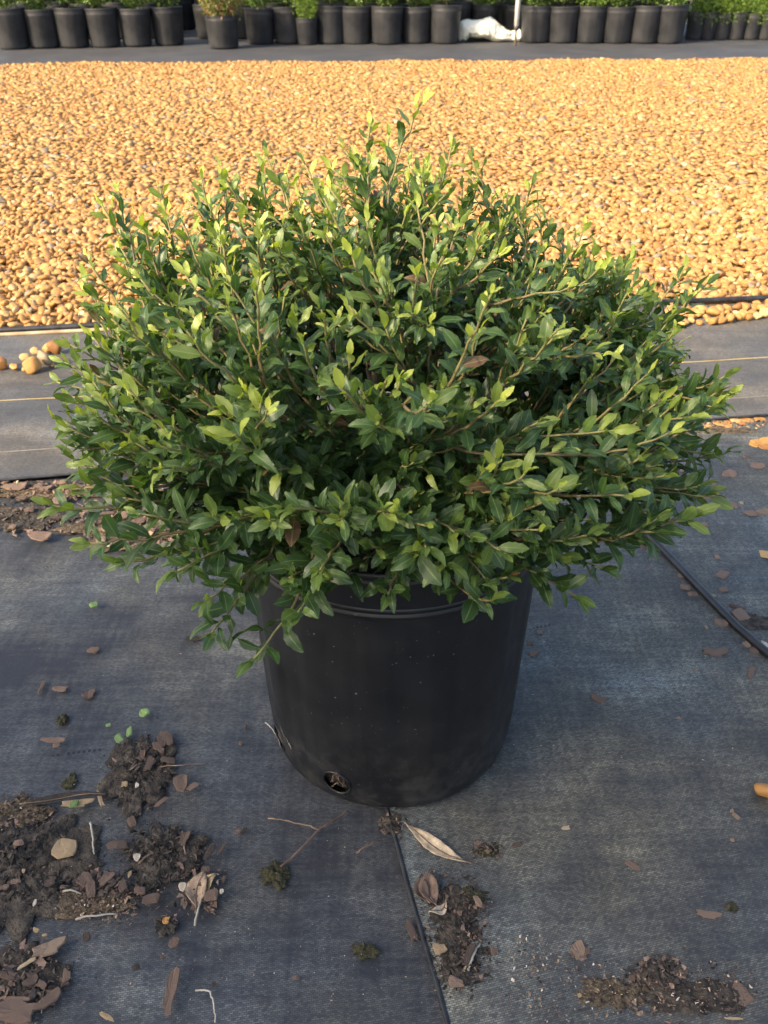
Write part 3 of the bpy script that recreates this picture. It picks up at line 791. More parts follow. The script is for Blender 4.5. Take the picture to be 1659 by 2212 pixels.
crowns = [crown_mesh('crown', 40+i, 'leaf_far', 0.155, 0.48, 2600, 0.026, 0.285 + 0.012*i) for i in range(4)]
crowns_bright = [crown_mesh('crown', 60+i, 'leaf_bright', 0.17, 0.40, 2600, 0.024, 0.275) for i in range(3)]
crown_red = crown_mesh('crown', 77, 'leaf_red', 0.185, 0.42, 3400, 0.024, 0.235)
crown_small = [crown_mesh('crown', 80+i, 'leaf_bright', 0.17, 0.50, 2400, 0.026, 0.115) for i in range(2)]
tv, tf = tube_geo([Vector((0, 0, .24)), Vector((.006, .003, .34)), Vector((-.004, .006, .46)), Vector((.0, .0, .60))], [.007, .006, .004, .002], 6)
trunk_me = mesh_py('trunk', tv, tf, 'twigdry')
bgr = random.Random(3)
ORD = ['first', 'second', 'third', 'fourth', 'fifth', 'sixth', 'seventh', 'eighth', 'ninth', 'tenth', 'eleventh', 'twelfth']
def far_plant(u, v, crown, label, group, sc=1.0, hs=1.0, name='potted_shrub', lean=0.0, trunk=True):
    p = G(u, v)
    e = bpy.data.objects.new(name, None); COL.objects.link(e)
    e.location = (p.x, p.y + 0.12*sc, 0.0); e.rotation_euler = (bgr.uniform(-.02, .02), lean + bgr.uniform(-.025, .025), bgr.uniform(0, 6.28)); k_ = bgr.uniform(.96, 1.03); e.scale = (sc*k_, sc*k_, sc*hs*bgr.uniform(.95, 1.05))
    tag(e, label, 'potted shrub', group)
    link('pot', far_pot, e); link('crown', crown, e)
    if trunk: link('trunk', trunk_me, e)
    return e
GL = 'potted shrubs in the front row left of the gap'
for i, (u, v) in enumerate(((361, 100), (291, 103), (222, 104.5), (153, 105.5), (88, 106.5), (22, 108.5))):
    far_plant(u, v, crowns[i % 4], f'green shrub in black pot, {ORD[i]} leftwards from the gap by red-tinged shrub', GL)
far_plant(480, 107.5, crown_red, 'red-tinged bushy shrub in a black pot standing forward of the row', None, 0.97, 0.88, trunk=False)
GM = 'potted shrubs in the front row between the red-tinged shrub and the white sack'
for i, (u, v, s) in enumerate(((560, 97.5, .98), (621, 97, .98), (714, 97, .98), (769, 97, 1), (835, 98, 1), (900, 96, 1), (962, 97, 1))):
    far_plant(u, v, crowns[(i+1) % 4], f'green shrub in black pot, {ORD[i]} from red-tinged shrub towards white sack', GM, s)
far_plant(663, 98.5, crowns_bright[0], 'light green young shrub in a small black pot set in front of the row', None, 0.66, 1.05)
GR = 'potted shrubs in the front row right of the white pipe'
for i, (u, v) in enumerate(((1160, 94.5), (1218, 95), (1277, 95.5), (1336, 95.5), (1396, 96), (1449, 96))):
    far_plant(u, v, (crowns+crowns_bright)[(i*2+1) % 7], f'green shrub in black pot, {ORD[i]} from the white pipe, away from the sack', GR, 1.0, 1.0, lean=0.03*(i == 5))
GB = 'potted shrubs in the rows behind the front row'
for row, (v, off) in enumerate(((85.5, 34), (75, 10), (66, 30))):
    u = -40 + off
    while u < 1480:
        if not (372 < u < 436 and row < 2):
            far_plant(u + bgr.uniform(-4, 4), v + bgr.uniform(-.5, .5), (crowns+crowns_bright)[bgr.randrange(7)], ('shrub in a black pot in the second row, just behind the front row', 'shrub in a black pot in the third row of pots', 'shrub in a black pot in the last row of pots')[row], GB + (' (second row)', ' (third row)', ' (last row)')[row], trunk=False)
        u += (66, 62, 58)[row]
GX = 'small potted shrubs massed beyond the end of the row'
for row, v in enumerate((87, 80, 74, 68)):
    u = 1500 + 9*row
    while u < 1700:
        far_plant(u + bgr.uniform(-2, 2), v, crown_small[bgr.randrange(2)], ('front', 'second', 'third', 'rearmost')[row] + ' line of bright green shrubs in small narrow pots beyond the row end', GX + str(row), 0.62 if row else 0.60, 1.25, trunk=False)
        u += 31

# white sack and pipe
bp = G(1062, 92)
xs = np.linspace(0, .56, 72); hh = np.interp(xs, [0, .015, .05, .15, .21, .26, .31, .36, .42, .46, .50, .53, .555, .56], [.05, .16, .165, .165, .172, .188, .165, .125, .088, .078, .092, .095, .05, .02])
dd = np.interp(xs, [0, .03, .2, .4, .46, .53, .56], [.08, .11, .14, .10, .075, .08, .02])
zb = np.interp(xs, [0, .06, .075, .2, .27, .3, .56], [0, 0, .03, .028, .015, 0, 0])
V, F = [], []; nr = 40
for i in range(72):
    for k_ in range(nr):
        a = 2*math.pi*k_/nr; cy, cz_ = math.cos(a), math.sin(a)
        zc = (hh[i]+zb[i])/2; zr = (hh[i]-zb[i])/2
        n_ = mnoise.noise(Vector((xs[i]*15, cy*1.6, cz_*1.6)))*0.16 + (0.5-abs(mnoise.noise(Vector((xs[i]*26+cz_*2, cy*3, cz_*3+5))))*2)*0.13
        V.append((xs[i]-.28 + n_*0.05, dd[i]*cy*(1+n_), max(0.0, zc + zr*math.copysign(abs(cz_)**.75, cz_)*(1+n_*0.6))))
for i in range(71):
    for k_ in range(nr):
        k2 = (k_+1) % nr; F.append((i*nr+k_, (i+1)*nr+k_, (i+1)*nr+k2, i*nr+k2))
F.append(tuple(range(nr))); F.append(tuple(reversed(range(71*nr, 72*nr))))
sk = link('white_sack', mesh_py('white_sack', V, F, 'bag'), None, (bp.x, bp.y+0.10, 0.002))
tag(sk, 'crumpled white plastic sack lying on the ground before the pots', 'sack')
pp = G(1112, 97)
pipe = bpy.data.objects.new('irrigation_pipe', None); COL.objects.link(pipe); pipe.location = (pp.x, pp.y-0.02, 0)
tag(pipe, 'white upright irrigation pipe on a thin brown riser beside the white sack', 'pipe')
V, F = tube_geo([Vector((0, 0, -.02)), Vector((0, 0, .15))], [.011, .011], 12); link('riser', mesh_py('riser', V, F, 'riser'), pipe)
V, F = tube_geo([Vector((0, 0, .112)), Vector((0, 0, .142))], [.021, .021], 14); link('coupling', mesh_py('coupling', V, F, 'tube'), pipe)
V, F = tube_geo([Vector((0, 0, .142)), Vector((0, 0, 1.0))], [.0195, .0195], 14); link('upright', mesh_py('upright', V, F, 'pvc'), pipe)
V, F = tube_geo([Vector((0, 0, 1.0)), Vector((0, 0, 1.03)), Vector((0, 0, 1.07))], [.024, .024, .012], 12); link('sprinkler_head', mesh_py('sprinkler_head', V, F, 'tube'), pipe)

# ------------------------------------------------------------------ drip tube
pts2 = [(1290, 1070), (1325, 1100), (1358, 1131), (1424, 1194), (1470, 1242), (1509, 1283), (1550, 1326), (1589, 1366), (1625, 1397), (1659, 1426), (1720, 1475)]
P = [G(u, v) for u, v in pts2]
P = [P[0] + (P[0]-P[1])*3] + P + [P[-1] + (P[-1]-P[-2])*4]
fine = []
for i in range(len(P)-1):
    for e in range(6): fine.append(P[i].lerp(P[i+1], e/6))
fine = [Vector((q.x, q.y, gz(q.x, q.y)+0.0085)) for q in fine]
V, F = tube_geo(fine, [0.0050]*len(fine), 10)
tag(link('drip_tube', mesh_py('drip_tube', V, F, 'tube')), 'thin black irrigation tube running diagonally over the fabric behind the pot', 'tube')

# ------------------------------------------------------------------ litter on the fabric
def chip_mesh(seed, n=14, thick=0.16, ragged=0.25, bend=0.15):
    r_ = random.Random(seed); ring = []
    pw = r_.choice((2.2, 3.5, 5.0, 8.0)); sk_ = r_.uniform(-.35, .35)
    for i in range(n):
        a = 2*math.pi*i/n + r_.uniform(-.12, .12)
        k_ = 1 + ragged*1.6*mnoise.noise(Vector((math.cos(a)*1.3, math.sin(a)*1.3, seed*3.7))) + r_.uniform(-ragged, ragged)*0.45
        k_ *= 0.92/(abs(math.cos(a))**pw + abs(math.sin(a))**pw)**(1/pw)
        ring.append((math.cos(a)*k_ + sk_*math.sin(a)*k_*0.6, math.sin(a)*k_*(1+0.25*sk_*math.cos(a))))
    V = []
    def zb_(x, y): return bend*(x*x-0.4) + 0.06*math.sin(x*4+seed)
    for (x, y) in ring: V.append((x, y, zb_(x, y)-thick))
    for (x, y) in ring: V.append((x*0.94, y*0.92, zb_(x, y)+thick*r_.uniform(.3, 1.0)))
    for (x, y) in ring: V.append((x*0.5, y*0.5, zb_(x*.5, y*.5)+thick*r_.uniform(.6, 1.4)))
    V.append((0, 0, zb_(0, 0)+thick)); c_ = len(V)-1
    F = []
    for i in range(n):
        j = (i+1) % n
        F += [(i, j, n+j, n+i), (n+i, n+j, 2*n+j, 2*n+i), (2*n+i, 2*n+j, c_)]
    F.append(tuple(reversed(range(n))))
    return V, F
CHIPS = [chip_mesh(s, 15 if s % 3 else 12, .12+.03*(s % 4), .20+.05*(s % 3), .10*(s % 4)-.08) for s in range(14)]
chip_cache = {}
def chip_me(s, tone, mat):
    k_ = (s, round(tone, 2), mat)
    if k_ not in chip_cache:
        V, F = CHIPS[s]; chip_cache[k_] = mesh_py('bark_chip', V, F, mat, tone, False)
    return chip_cache[k_]
lr = random.Random(99)
def zone(u, v):
    if v < 1240 and u < 600: return 'in the mulch strip left behind the pot'
    if u > 1300 and v < 1480:
        return 'on the fabric beyond the black tube' if v < 1100 + (u-1325)*0.98 else 'on the fabric between the pot and the black tube'
    if u < 520 and v > 1560: return 'in the dark dirt patches left of the pot'
    if u < 850: return 'on bare fabric left of the fabric seam'
    if u < 1100 and v > 1780: return 'beside the fabric seam in front of the pot'
    return 'on bare fabric right of the fabric seam'
def cname(tone, mat):
    if mat == 'litter': return 'orange'
    if mat == 'greenbit': return 'green'
    return 'dark brown' if tone < .3 else 'reddish' if tone < .68 else 'tan' if tone < .93 else 'whitish'
def chip(u, v, wpx, hpx, ang=0, tone=0.5, mat='chip', lift=0.0, noun='bark chip'):
    p = G(u, v); s = pxm(p); vs_ = s*max(.35, (CAM_H/(p.y*p.y+CAM_H**2)**.5))
    L = wpx/s/2; W_ = hpx/vs_/2
    if abs(math.cos(R(ang))) < 0.6: L, W_ = wpx/vs_/2, hpx/s/2
    th = min(L, W_, 0.006)
    if u > 1300 and v < 1480 and mat == 'chip': tone = min(1, tone+0.12); th *= 1.5
    if (u < 520 and v > 1590) or (930 < u < 1070 and v > 1930) or (v < 1200 and u < 420): lift += 0.0055
    size = max(L, W_)*2
    o = link(noun.replace(' ', '_'), chip_me(lr.randrange(14), tone, mat), None, (p.x, p.y, gz(p.x, p.y) + 0.0042 + th*0.10 + lift),
             (lr.uniform(-.08, .08), lr.uniform(-.10, .10), R(ang)), (L, W_, max(.0035, th*0.9)))
    sz = 'tiny' if size < .008 else 'small' if size < .016 else 'sizeable' if size < .032 else 'large'
    form = 'long' if max(L, W_) > 2.2*min(L, W_) else 'flat'
    lab = f'{sz} {form} {cname(tone, mat)} {noun} lying {zone(u, v)}'
    tag(o, lab, noun.split()[-1], f'{noun}s {zone(u, v)}')
    return o
# angle: degrees from the right, counter-clockwise seen from above
for a in [
    # left, in front
    (142, 1843, 66, 42, -15, .86), (118, 1610, 56, 12, 3, .60), (125, 1621, 16, 9, 25, .55), (192, 1506, 28, 15, 30, .45), (131, 1492, 32, 12, -5, .62), (90, 1490, 8, 30, 0, .5),
    (357, 1611, 36, 32, 40, .42), (392, 1702, 32, 40, 10, .50), (418, 1712, 26, 13, 40, .58), (167, 1747, 63, 14, 6, .88), (219, 1736, 42, 10, -62, .84), (352, 1743, 34, 12, 48, .50),
    (257, 1836, 46, 23, 5, .38), (298, 1862, 16, 15, 0, .98), (187, 1911, 30, 30, 40, .48), (231, 1910, 22, 28, -20, .56), (200, 1933, 22, 36, 20, .46), (305, 1935, 28, 20, -10, .44), (331, 1953, 42, 20, 8, .42),
    (110, 1918, 30, 16, 5, .32), (268, 1926, 20, 24, 30, .40), (283, 1899, 10, 14, 0, .84), (396, 1926, 17, 18, 0, .97), (481, 1936, 10, 11, 0, 1.0), (378, 2047, 28, 22, -25, .48), (400, 1823, 20, 26, 0, .42),
    (370, 2156, 26, 82, 3, .55), (107, 2061, 66, 26, 22, .78), (62, 2092, 44, 9, 32, .92), (148, 2118, 19, 32, 5, .52), (107, 2171, 64, 24, 47, .48), (37, 2196, 92, 48, -8, .55), (42, 2168, 62, 9, -6, .62),
    (235, 2207, 44, 10, -28, .88), (288, 1787, 18, 22, 30, .45), (190, 2035, 22, 22, 15, .28), (38, 1915, 28, 10, 0, .6), (45, 1832, 22, 18, 15, .62), (12, 1928, 24, 9, 10, .55), (22, 2118, 40, 18, -10, .40), (70, 2130, 34, 20, 35, .36),
    (94, 2138, 26, 14, -30, .5), (330, 1655, 26, 12, -45, .36), (311, 1641, 12, 20, 10, .46), (325, 1665, 18, 26, -10, .34), (340, 1625, 14, 20, 30, .42), (350, 1633, 13, 18, 50, .48), (366, 1655, 34, 16, -6, .34),
    (515, 1807, 18, 9, 20, .5), (527, 1797, 9, 20, -25, .3), (480, 1845, 12, 26, -25, .34), (453, 1853, 14, 34, -20, .24), (445, 1890, 26, 16, 0, .40), (460, 1945, 34, 22, 10, .52),
    (272, 1706, 14, 13, 0, .88), (299, 1708, 9, 12, 0, 1.0), (79, 1961, 9, 14, 0, 1.0), (55, 1892, 8, 8, 0, .93), (355, 2078, 12, 10, 0, .4), (640, 2116, 16, 11, 0, .5), (465, 2138, 14, 9, 0, .25), (297, 2101, 18, 16, 20, .2),
    (82, 2020, 16, 9, -20, .88), (100, 2031, 14, 6, 0, .88), (520, 1612, 8, 8, 0, .5), (532, 1576, 5, 12, 0, .3), (420, 1385, 38, 10, 0, .12), (203, 1410, 24, 14, -20, .5), (203, 1312, 0, 0, 0, 0),
    # in front, right of the seam
    (936, 1817, 40, 10, -33, .5), (912, 1829, 16, 12, 0, .42), (1031, 1961, 14, 24, 20, .66), (889, 2018, 17, 48, 18, .38), (949, 2063, 30, 28, 10, .84), (984, 2136, 35, 26, -8, .66),
    (1249, 2064, 30, 34, 20, .70), (1250, 2068, 42, 18, 0, .48), (1366, 1878, 36, 12, -35, .52), (1526, 1983, 52, 14, -12, .64), (1221, 1796, 19, 9, 8, .93), (1291, 1518, 34, 15, -30, .52), (1465, 1556, 8, 7, 0, .7), (1588, 1768, 12, 14, 30, .72), (1579, 1757, 9, 8, 0, .75), (1580, 1822, 9, 7, 0, .72),
    (1601, 2152, 36, 42, 30, .56), (1574, 2184, 46, 17, -15, .48), (1580, 2206, 50, 5, -3, .92), (1363, 2121, 13, 18, 0, .5), (1374, 2136, 9, 6, 0, 1.0), (1250, 2156, 11, 11, 0, .9), (1116, 1833, 22, 9, 15, .35), (1030, 1828, 16, 8, 10, .62),
    (1049, 1840, 26, 14, 20, .40), (1110, 1520, 0, 0, 0, 0), (1144, 1398, 15, 12, -30, .45), (1150, 1420, 17, 14, -30, .55), (1165, 1375, 12, 9, 0, .6), (1012, 2076, 18, 46, -25, .30), (1066, 2068, 16, 22, 0, .5), (936, 2010, 0, 0, 0, 0), (992, 1986, 10, 10, 0, .55),
    # right, behind
    (1467, 1022, 42, 12, -3, .50), (1573, 1030, 34, 14, 4, .50), (1635, 1012, 32, 13, -12, .48), (1530, 1077, 56, 17, 2, .52), (1578, 1099, 40, 12, -6, .50), (1620, 1116, 32, 13, 0, .50), (1647, 1113, 30, 14, 12, .58), (1540, 1054, 12, 9, 0, .48), (1520, 1141, 14, 9, 0, .55),
    (1376, 1128, 32, 15, -12, .45), (1428, 1183, 15, 13, 0, .58), (1548, 1210, 12, 8, 0, .6), (1560, 1248, 26, 16, -40, .5), (1471, 1250, 18, 9, 0, .5), (1479, 1276, 26, 12, -35, .5), (1496, 1291, 23, 9, 5, .5), (1537, 1294, 17, 9, 0, .72), (1562, 1280, 24, 10, 0, .45),
    (1556, 1352, 29, 15, 0, .55), (1600, 1335, 40, 24, 20, .5), (1540, 1416, 50, 15, -8, .45), (1611, 1398, 16, 14, 0, .68), (1628, 1412, 22, 13, 0, .45), (1651, 1398, 12, 18, 0, .97), (1455, 1007, 10, 9, 0, .5), (1390, 1190, 22, 8, 0, .32), (1524, 1361, 7, 10, 0, .7), (1600, 1093, 8, 6, 0, .75), (1610, 993, 14, 7, 0, .35), (1400, 1236, 8, 5, 0, .45), (1500, 1455, 9, 6, 0, .6), (1620, 1460, 30, 11, 60, .4), (1590, 1318, 36, 9, -30, .22),
    # strip behind, left
    (35, 1062, 52, 15, 10, .62), (100, 1067, 26, 8, 5, .6), (128, 1092, 26, 13, -5, .62), (137, 1053, 22, 9, 0, .6), (85, 1062, 20, 10, 0, .5), (66, 1112, 22, 12, 0, .45), (50, 1087, 22, 9, 0, .42), (88, 1169, 54, 20, -4, .62), (275, 1095, 34, 18, 10, .45), (305, 1115, 48, 22, 20, .52), (268, 1125, 34, 18, -30, .58), (240, 1150, 40, 22, 12, .66),
    (222, 1180, 24, 14, 20, .76), (265, 1186, 34, 10, 0, .62), (330, 1100, 30, 12, 30, .50), (252, 1092, 20, 13, -10, .55), (278, 1083, 28, 13, -12, .76), (350, 1090, 22, 14, 0, .6), (300, 1140, 44, 10, 18, .42), (200, 1100, 28, 9, 30, .7), (30, 1150, 16, 10, 0, .62), (320, 1135, 24, 10, 0, .48), (290, 1160, 26, 10, 0, .35), (350, 1125, 24, 12, 10, .45), (375, 1110, 20, 12, 0, .58), (238, 1190, 12, 9, 0, .95), (222, 1122, 60, 6, 14, .5), (345, 1062, 30, 5, 55, .85),
]:
    if a[2]: chip(*a)
# bits of other colour
for a in [(313, 1549, 27, 16, 10, 1.0), (236, 1575, 11, 6, 30, .7), (281, 1590, 13, 22, 15, .8), (261, 1612, 18, 18, 40, .55), (165, 1752, 17, 16, 0, .35), (205, 1317, 18, 11, 30, .5)]:
    chip(a[0], a[1], a[2], a[3], a[4], a[5], 'greenbit', 0.003, 'leaf bit')
for a in [(361, 2000, 15, 15, 0, .4), (1654, 1205, 30, 18, 0, .8), (1642, 962, 44, 14, 10, .5), (1650, 972, 30, 12, 0, .2), (1552, 921, 28, 10, 5, .6), (1588, 916, 22, 9, 0, .9), (1530, 926, 24, 7, 5, .7), (1612, 914, 30, 9, 0, .4), (1640, 912, 24, 8, 8, .3), (1570, 927, 22, 7, 0, .3), (1512, 930, 22, 8, 0, .8), (1570, 919, 18, 8, 0, .2), (1627, 967, 22, 12, 40, .5), (1600, 922, 20, 6, 0, .1)]:
    chip(*a, 'litter', 0.0, 'dead leaf')

# the long pale leaf lying by the seam, and two torn ones
def dead_leaf(name, u0, v0, u1, v1, wd, curl, tone, label, mat='chip', lift=0.004):
    a, b_ = G(u0, v0), G(u1, v1); d = b_-a; L = d.length; y = d.normalized(); x = Vector((y.y, -y.x, 0))
    V, F = [], []; n = 16
    for i in range(n+1):
        t_ = i/n; wq = wd*0.5*(math.sin(math.pi*min(1, t_**1.15))**0.85 if 0 < t_ < 1 else 0.03)
        for j, s in enumerate((-1, -.6, 0, .6, 1)):
            sh = 1+0.05*math.sin(i*2.3+j*9)
            z = lift + curl*(abs(s)**1.5)*wq*0.55 + 0.0015*math.sin(t_*7+s) + (0.004*(1-t_)**2)
            q = a + d*t_ + x*(s*wq*sh + 0.004*math.sin(t_*3.1)); V.append((q.x, q.y, gz(q.x, q.y)+z+0.003))
    for i in range(n):
        for j in range(4):
            k_ = i*5+j; F.append((k_, k_+1, k_+6, k_+5))
    o = link(name, mesh_py(name, V, F, mat, tone)); so = o.modifiers.new('thickness', 'SOLIDIFY'); so.thickness = 0.0006
    pts = [a + d*t_ for t_ in np.linspace(0.03, 1.08, 12)]
    pts = [Vector((q.x+x.x*0.004*math.sin(t_*3.1), q.y+x.y*0.004*math.sin(t_*3.1), gz(q.x, q.y)+0.0038+lift+0.0015*math.sin(t_*7)+0.004*(1-min(1, t_))**2)) for q, t_ in zip(pts, np.linspace(0.03, 1.08, 12))]
    V, F = tube_geo(pts, [0.0003+0.0004*i/11 for i in range(12)], 5)
    link('midrib', mesh_py('midrib', V, F, 'twigdry'), o)
    return tag(o, label, 'leaf')
dead_leaf('dry_leaf', 874, 1793, 1005, 1874, 0.0135, 0.9, .93, 'long pale dry pointed leaf lying beside the fabric seam before the pot')
dead_leaf('dry_leaf', 925, 1985, 962, 1958, 0.008, 0.5, .95, 'small pale curled leaf scrap beside the fabric seam')
dead_leaf('dry_leaf', 447, 1895, 425, 1965, 0.018, 0.9, .80, 'torn tan leaf on the right end of the left dirt patch')
dead_leaf('dry_leaf', 468, 1902, 440, 1938, 0.012, 0.6, .9, 'pale torn leaf piece overlapping the torn tan leaf')
dead_leaf('dry_leaf', 928, 1897, 940, 1965, 0.016, 1.2, .52, 'brown rolled dry leaf lying along the fabric seam')
dead_leaf('dry_leaf', 912, 1905, 925, 1960, 0.012, 1.0, .34, 'dark brown rolled leaf under the seam next to the rolled leaf')
dead_leaf('dry_leaf', 236, 1730, 60, 1745, 0.010, .8, .12, 'long blackened leaf at the upper edge of the left dirt patch')
# dry sticks
def stick(name, ptsuv, rad, mat, label, lift=0.004, parent=None):
    pts = [G(u, v) for u, v in ptsuv]; fine = []
    for i in range(len(pts)-1):
        for e in range(5): fine.append(pts[i].lerp(pts[i+1], e/5))
    fine.append(pts[-1])
    fine = [Vector((q.x+rnd.gauss(0, .0003), q.y+rnd.gauss(0, .0003), gz(q.x, q.y)+0.004+rad+lift*math.sin(math.pi*i/(len(fine)-1)))) for i, q in enumerate(fine)]
    V, F = tube_geo(fine, [rad*(1-0.35*i/len(fine)) for i in range(len(fine))], 6)
    o = link(name, mesh_py(name, V, F, mat), parent)
    if not parent: tag(o, label, 'stick')
    return o
s1 = stick('dry_twig', [(607, 1878), (640, 1852), (672, 1822), (692, 1800), (720, 1782), (752, 1758)], 0.0014, 'twigdark', 'forked brown dry twig lying in front of the pot')
stick('fork', [(692, 1800), (672, 1793), (640, 1788), (605, 1778), (580, 1772)], 0.0010, 'twigdry', '', parent=s1)
stick('dry_twig', [(196, 1780), (201, 1800), (204, 1825), (204, 1850)], 0.0011, 'twigpale', 'short pale upright-lying stick above the left dirt patch')
stick('dry_twig', [(770, 1848), (795, 1838), (820, 1823)], 0.0011, 'twigdry', 'short tan straight stick left of the fabric seam')
stick('dry_twig', [(423, 2143), (440, 2146), (456, 2153), (462, 2170), (465, 2190), (466, 2214)], 0.0008, 'twigpale', 'thin pale bent root lying alone on the fabric')
stick('dry_twig', [(300, 1872), (320, 1860), (345, 1845)], 0.0013, 'twigdry', 'reddish stick across the middle of the dirt patch')
stick('dry_twig', [(395, 1800), (400, 1830), (403, 1858)], 0.0010, 'twigdry', 'brown stick leaning over the right dirt clump')
stick('dry_twig', [(165, 1990), (210, 1988), (257, 1979)], 0.0010, 'twigpale', 'thin dry stem along the lower edge of the dirt patch')
stick('dry_twig', [(420, 2005), (430, 1975), (437, 1950), (452, 1915)], 0.0010, 'twigpale', 'pale leaf stalk sticking out of the torn tan leaf')
stick('dry_twig', [(1010, 2108), (1020, 2080), (1036, 2045)], 0.0012, 'twigpale', 'tan straw splinter in the dirt patch by the seam')
stick('dry_twig', [(1003, 2104), (1016, 2080), (1034, 2047)], 0.0009, 'twigpale', 'thin straw splinter beside the tan straw splinter')
stick('dry_twig', [(335, 1664), (390, 1665), (452, 1656)], 0.0007, 'twigdry', 'thin brown stem beside the upper dirt patch')
stick('dry_twig', [(574, 1568), (588, 1586), (598, 1598)], 0.0006, 'twigpale', 'tiny pale straw touching the left foot of the pot')
stick('dry_twig', [(137, 1932), (155, 1933), (178, 1936)], 0.0011, 'twigpale', 'short whitish stalk in the left dirt patch')
stick('dry_twig', [(275, 1680), (292, 1668), (312, 1655)], 0.0011, 'twigdry', 'short tan stick across the upper dirt patch')
stick('dry_twig', [(208, 1140), (250, 1130), (300, 1112)], 0.0014, 'twigdry', 'brown stick in the mulch strip behind the pot')

# dirt patches: low crumbly mounds plus loose crumbs
def mound(u, v, wu, wv, height, mat, label, seed, ang=0.0):
    c_ = G(u, v); s = pxm(c_); ax = wu/s/2
    ay = abs(G(u, v-wv/2).y - G(u, v+wv/2).y)/2
    n, mrings = 72, 16; V, F = [], []
    for j in range(mrings+1):
        t_ = j/mrings
        for i in range(n):
            a = 2*math.pi*i/n
            ed = 1 + 0.50*mnoise.noise(Vector((math.cos(a)*1.9+seed, math.sin(a)*1.9, seed*.7))) + 0.30*mnoise.noise(Vector((math.cos(a)*6, math.sin(a)*6, seed))) + 0.14*mnoise.noise(Vector((math.cos(a)*16, math.sin(a)*16, seed)))
            x = math.cos(a)*ax*t_*ed; y = math.sin(a)*ay*t_*ed
            x, y = x*math.cos(ang)-y*math.sin(ang), x*math.sin(ang)+y*math.cos(ang)
            z = height*(1-t_**2)**0.8*(0.5+0.9*mnoise.noise(Vector((x*110, y*110, seed)))+0.7*mnoise.noise(Vector((x*300, y*300, seed))))
            X, Y = c_.x+x, c_.y+y
            V.append((X, Y, gz(X, Y) + 0.0046 + max(0, z) if j < mrings else gz(X, Y)+0.0030))
    for j in range(mrings):
        for i in range(n):
            k2 = (i+1) % n; F.append((j*n+i, (j+1)*n+i, (j+1)*n+k2, j*n+k2))
    kind(link('soil', mesh_py('soil', V, F, mat)), 'stuff', label)
mounds = [(303, 1675, 170, 190, .007, 'soil', 'dark crumbly dirt patch left of the pot', 1), (45, 1880, 320, 260, .008, 'soil', 'broad black dirt patch left of the pot', 2), (350, 1850, 180, 150, .007, 'soil', 'black dirt clump right of the broad patch', 3),
          (200, 1950, 200, 80, .003, 'soil_tan', 'sandy dirt at the edge of the broad patch', 4), (40, 2105, 240, 150, .006, 'soil', 'dirt patch under the big bark pieces', 5), (985, 1985, 120, 150, .005, 'soil', 'dark dirt patch beside the fabric seam', 6),
          (990, 2080, 100, 120, .004, 'soil', 'lower end of the dirt beside the fabric seam', 7), (1420, 2110, 95, 60, .007, 'soil', 'small dark clump on the right fabric', 8), (1490, 2160, 250, 110, .004, 'soil', 'dark dirt smear on the right fabric', 9),
          (595, 1890, 74, 62, .006, 'moss', 'mossy clump at the end of the forked twig', 10), (787, 2060, 64, 44, .005, 'moss', 'small mossy clump left of the fabric seam', 11), (30, 1760, 170, 80, .006, 'soil_tan', 'brown dirt along the upper edge of the broad patch', 12),
          (1010, 1940, 90, 44, .003, 'moss', 'olive mossy rim of the dirt beside the fabric seam', 13), (1053, 1846, 54, 30, .005, 'moss', 'small crumb clump at the tip of the pale leaf', 14), (152, 1690, 34, 40, .004, 'moss', 'small moss tuft left of the upper dirt patch', 15),
          (845, 1785, 60, 50, .004, 'soil', 'crumbs where the fabric seam meets the pot', 16), (136, 1558, 32, 24, .005, 'moss', 'tiny moss tuft on the left fabric', 17), (1578, 1967, 30, 26, .003, 'moss', 'tiny dark tuft by the pinkish chip', 18),
          (290, 1145, 330, 90, .005, 'soil_tan', 'mulch crumbs of the strip behind the pot', 19), (110, 1065, 330, 36, .004, 'soil_tan', 'mulch crumbs along the fabric hem', 20), (60, 1120, 230, 60, .003, 'soil', 'dark crumbs on the strip behind the pot', 21), (1480, 935, 330, 22, .003, 'soil_tan', 'mulch crumbs along the hem right of the shrub', 22), (1620, 1350, 120, 40, .002, 'soil', 'dark crumbs along the black tube', 23), (360, 2005, 60, 40, .004, 'soil', 'dark tuft beside the orange bit', 24), (1330, 2150, 210, 70, .003, 'soil_tan', 'sandy smear on the right fabric', 25)]
for a in mounds: mound(a[0], a[1], a[2]*0.86, a[3]*0.86, a[4]*0.7, *a[5:])
cr = np.random.default_rng(17)
CR_SH = []
for k_ in range(12):                                       # flat angular flakes
    q = np.random.default_rng(400+k_); n = int(q.integers(5, 8)); a = np.sort(q.uniform(0, 2*np.pi, n)); rr = q.uniform(.6, 1.15, n)
    asp = q.uniform(.28, .85)
    top = np.c_[rr*np.cos(a), asp*rr*np.sin(a), q.uniform(-.08, .16, n) + .25*(rr*np.cos(a))**2*q.uniform(-.5, 1)]
    bot = top*np.array([.9, .9, 1]) - np.array([0, 0, .14])
    V = np.r_[top, bot, [[0, 0, q.uniform(.02, .16)]]]; c_ = 2*n
    F = [(i, (i+1) % n, c_) for i in range(n)] + [(n+i, n+(i+1) % n, i) for i in range(n)] + [(n+(i+1) % n, (i+1) % n, i) for i in range(n)]
    CR_SH.append((V, np.array(F)))
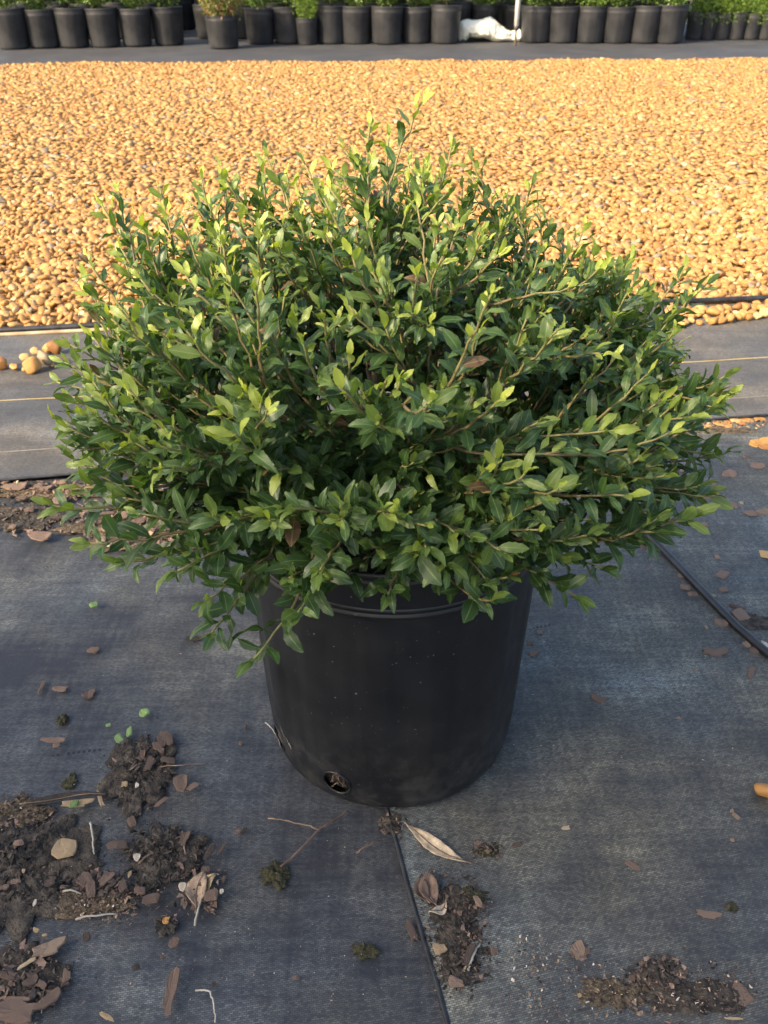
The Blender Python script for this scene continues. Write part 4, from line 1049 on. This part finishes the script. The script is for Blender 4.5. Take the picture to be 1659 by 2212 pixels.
def crumbs(name, items, mat, label, seed):
    """items: (u, v, half-u, half-v, count, size range mm, tone mean, tone spread)"""
    q = np.random.default_rng(seed); P_, S_, T_ = [], [], []
    for (u, v, hu, hv, n, s0, s1, tm, ts) in items:
        for _ in range(n):
            rr = math.sqrt(q.random()); a = q.uniform(0, 6.283)
            p = G(u + hu*rr*math.cos(a)*q.uniform(.8, 1.25), v + hv*rr*math.sin(a)*q.uniform(.8, 1.25)); s = q.uniform(s0, s1)*.0005
            P_.append((p.x, p.y, gz(p.x, p.y)+0.0048+q.uniform(0, .006)*(1-rr))); S_.append(s*q.choice([.7, 1, 1, 1.5])); T_.append(min(1, max(0, q.normal(tm, ts))))
    kind(scatter_mesh(name, CR_SH, np.array(P_), np.array(S_), np.array(T_), mat, 0.42, seed, None, False), 'stuff', label)
crumbs('crumbs', [(303, 1672, 62, 68, 330, 3, 10, .16, .14), (45, 1870, 115, 100, 560, 3, 11, .15, .15), (350, 1852, 75, 62, 330, 3, 10, .14, .13), (225, 1920, 70, 34, 200, 3, 10, .3, .16), (310, 1672, 95, 115, 420, .8, 3, .16, .16), (80, 1890, 230, 160, 900, .8, 3, .22, .22), (345, 1860, 140, 105, 600, .8, 3, .18, .18), (40, 2120, 150, 110, 400, .8, 3, .25, .2),(205, 1960, 80, 36, 330, 1.2, 4, .55, .25), (35, 2120, 95, 75, 300, 3, 12, .3, .18),
                  (440, 1925, 50, 50, 70, 3, 9, .4, .2), (30, 1765, 90, 45, 220, 2, 8, .35, .25), (330, 1960, 120, 40, 120, 2, 6, .35, .2)], 'chip', 'dark crumbs and bark flakes of the dirt left of the pot', 1)
crumbs('crumbs', [(985, 1985, 65, 85, 330, 1.5, 6, .2, .2), (1000, 2085, 60, 70, 260, 1.5, 6, .25, .22), (1420, 2110, 55, 35, 170, 2, 8, .3, .15), (1480, 2150, 150, 65, 420, 1.2, 5, .35, .3), (1230, 2150, 150, 65, 420, .8, 3.2, .5, .28), (1150, 2060, 60, 40, 90, 1, 3, .75, .2), (945, 1925, 40, 50, 60, 2, 6, .3, .15), (990, 2030, 95, 150, 520, .7, 2.6, .2, .2), (1460, 2140, 190, 80, 520, .7, 2.6, .25, .25), (850, 1790, 40, 30, 60, 1.5, 5, .25, .2), (1050, 1846, 40, 20, 80, 1.5, 5, .35, .15)],
       'chip', 'dark crumbs beside the fabric seam in front of the pot', 2)
crumbs('mulch', [(290, 1140, 150, 48, 620, 3, 13, .50, .16), (100, 1065, 170, 18, 420, 3, 12, .50, .16), (60, 1115, 110, 40, 220, 2, 10, .36, .18), (350, 1085, 70, 30, 160, 3, 10, .52, .14), (1540, 924, 150, 9, 160, 3, 10, .55, .2), (1440, 950, 110, 12, 120, 2, 7, .4, .2), (760, 1150, 420, 40, 300, 3, 10, .45, .15)],
       'chip', 'brown bark mulch in the strip behind the pot', 3)
crumbs('specks', [(829, 1750, 900, 480, 280, .6, 1.7, .74, .2), (1400, 1500, 320, 260, 110, .8, 2.2, .7, .25), (300, 1400, 330, 200, 60, .8, 2.0, .75, .2), (600, 2100, 400, 110, 120, .7, 1.8, .8, .2), (350, 900, 380, 120, 30, .8, 2, .8, .2)], 'chip', 'tiny pale grit specks strewn over the fabric', 4)
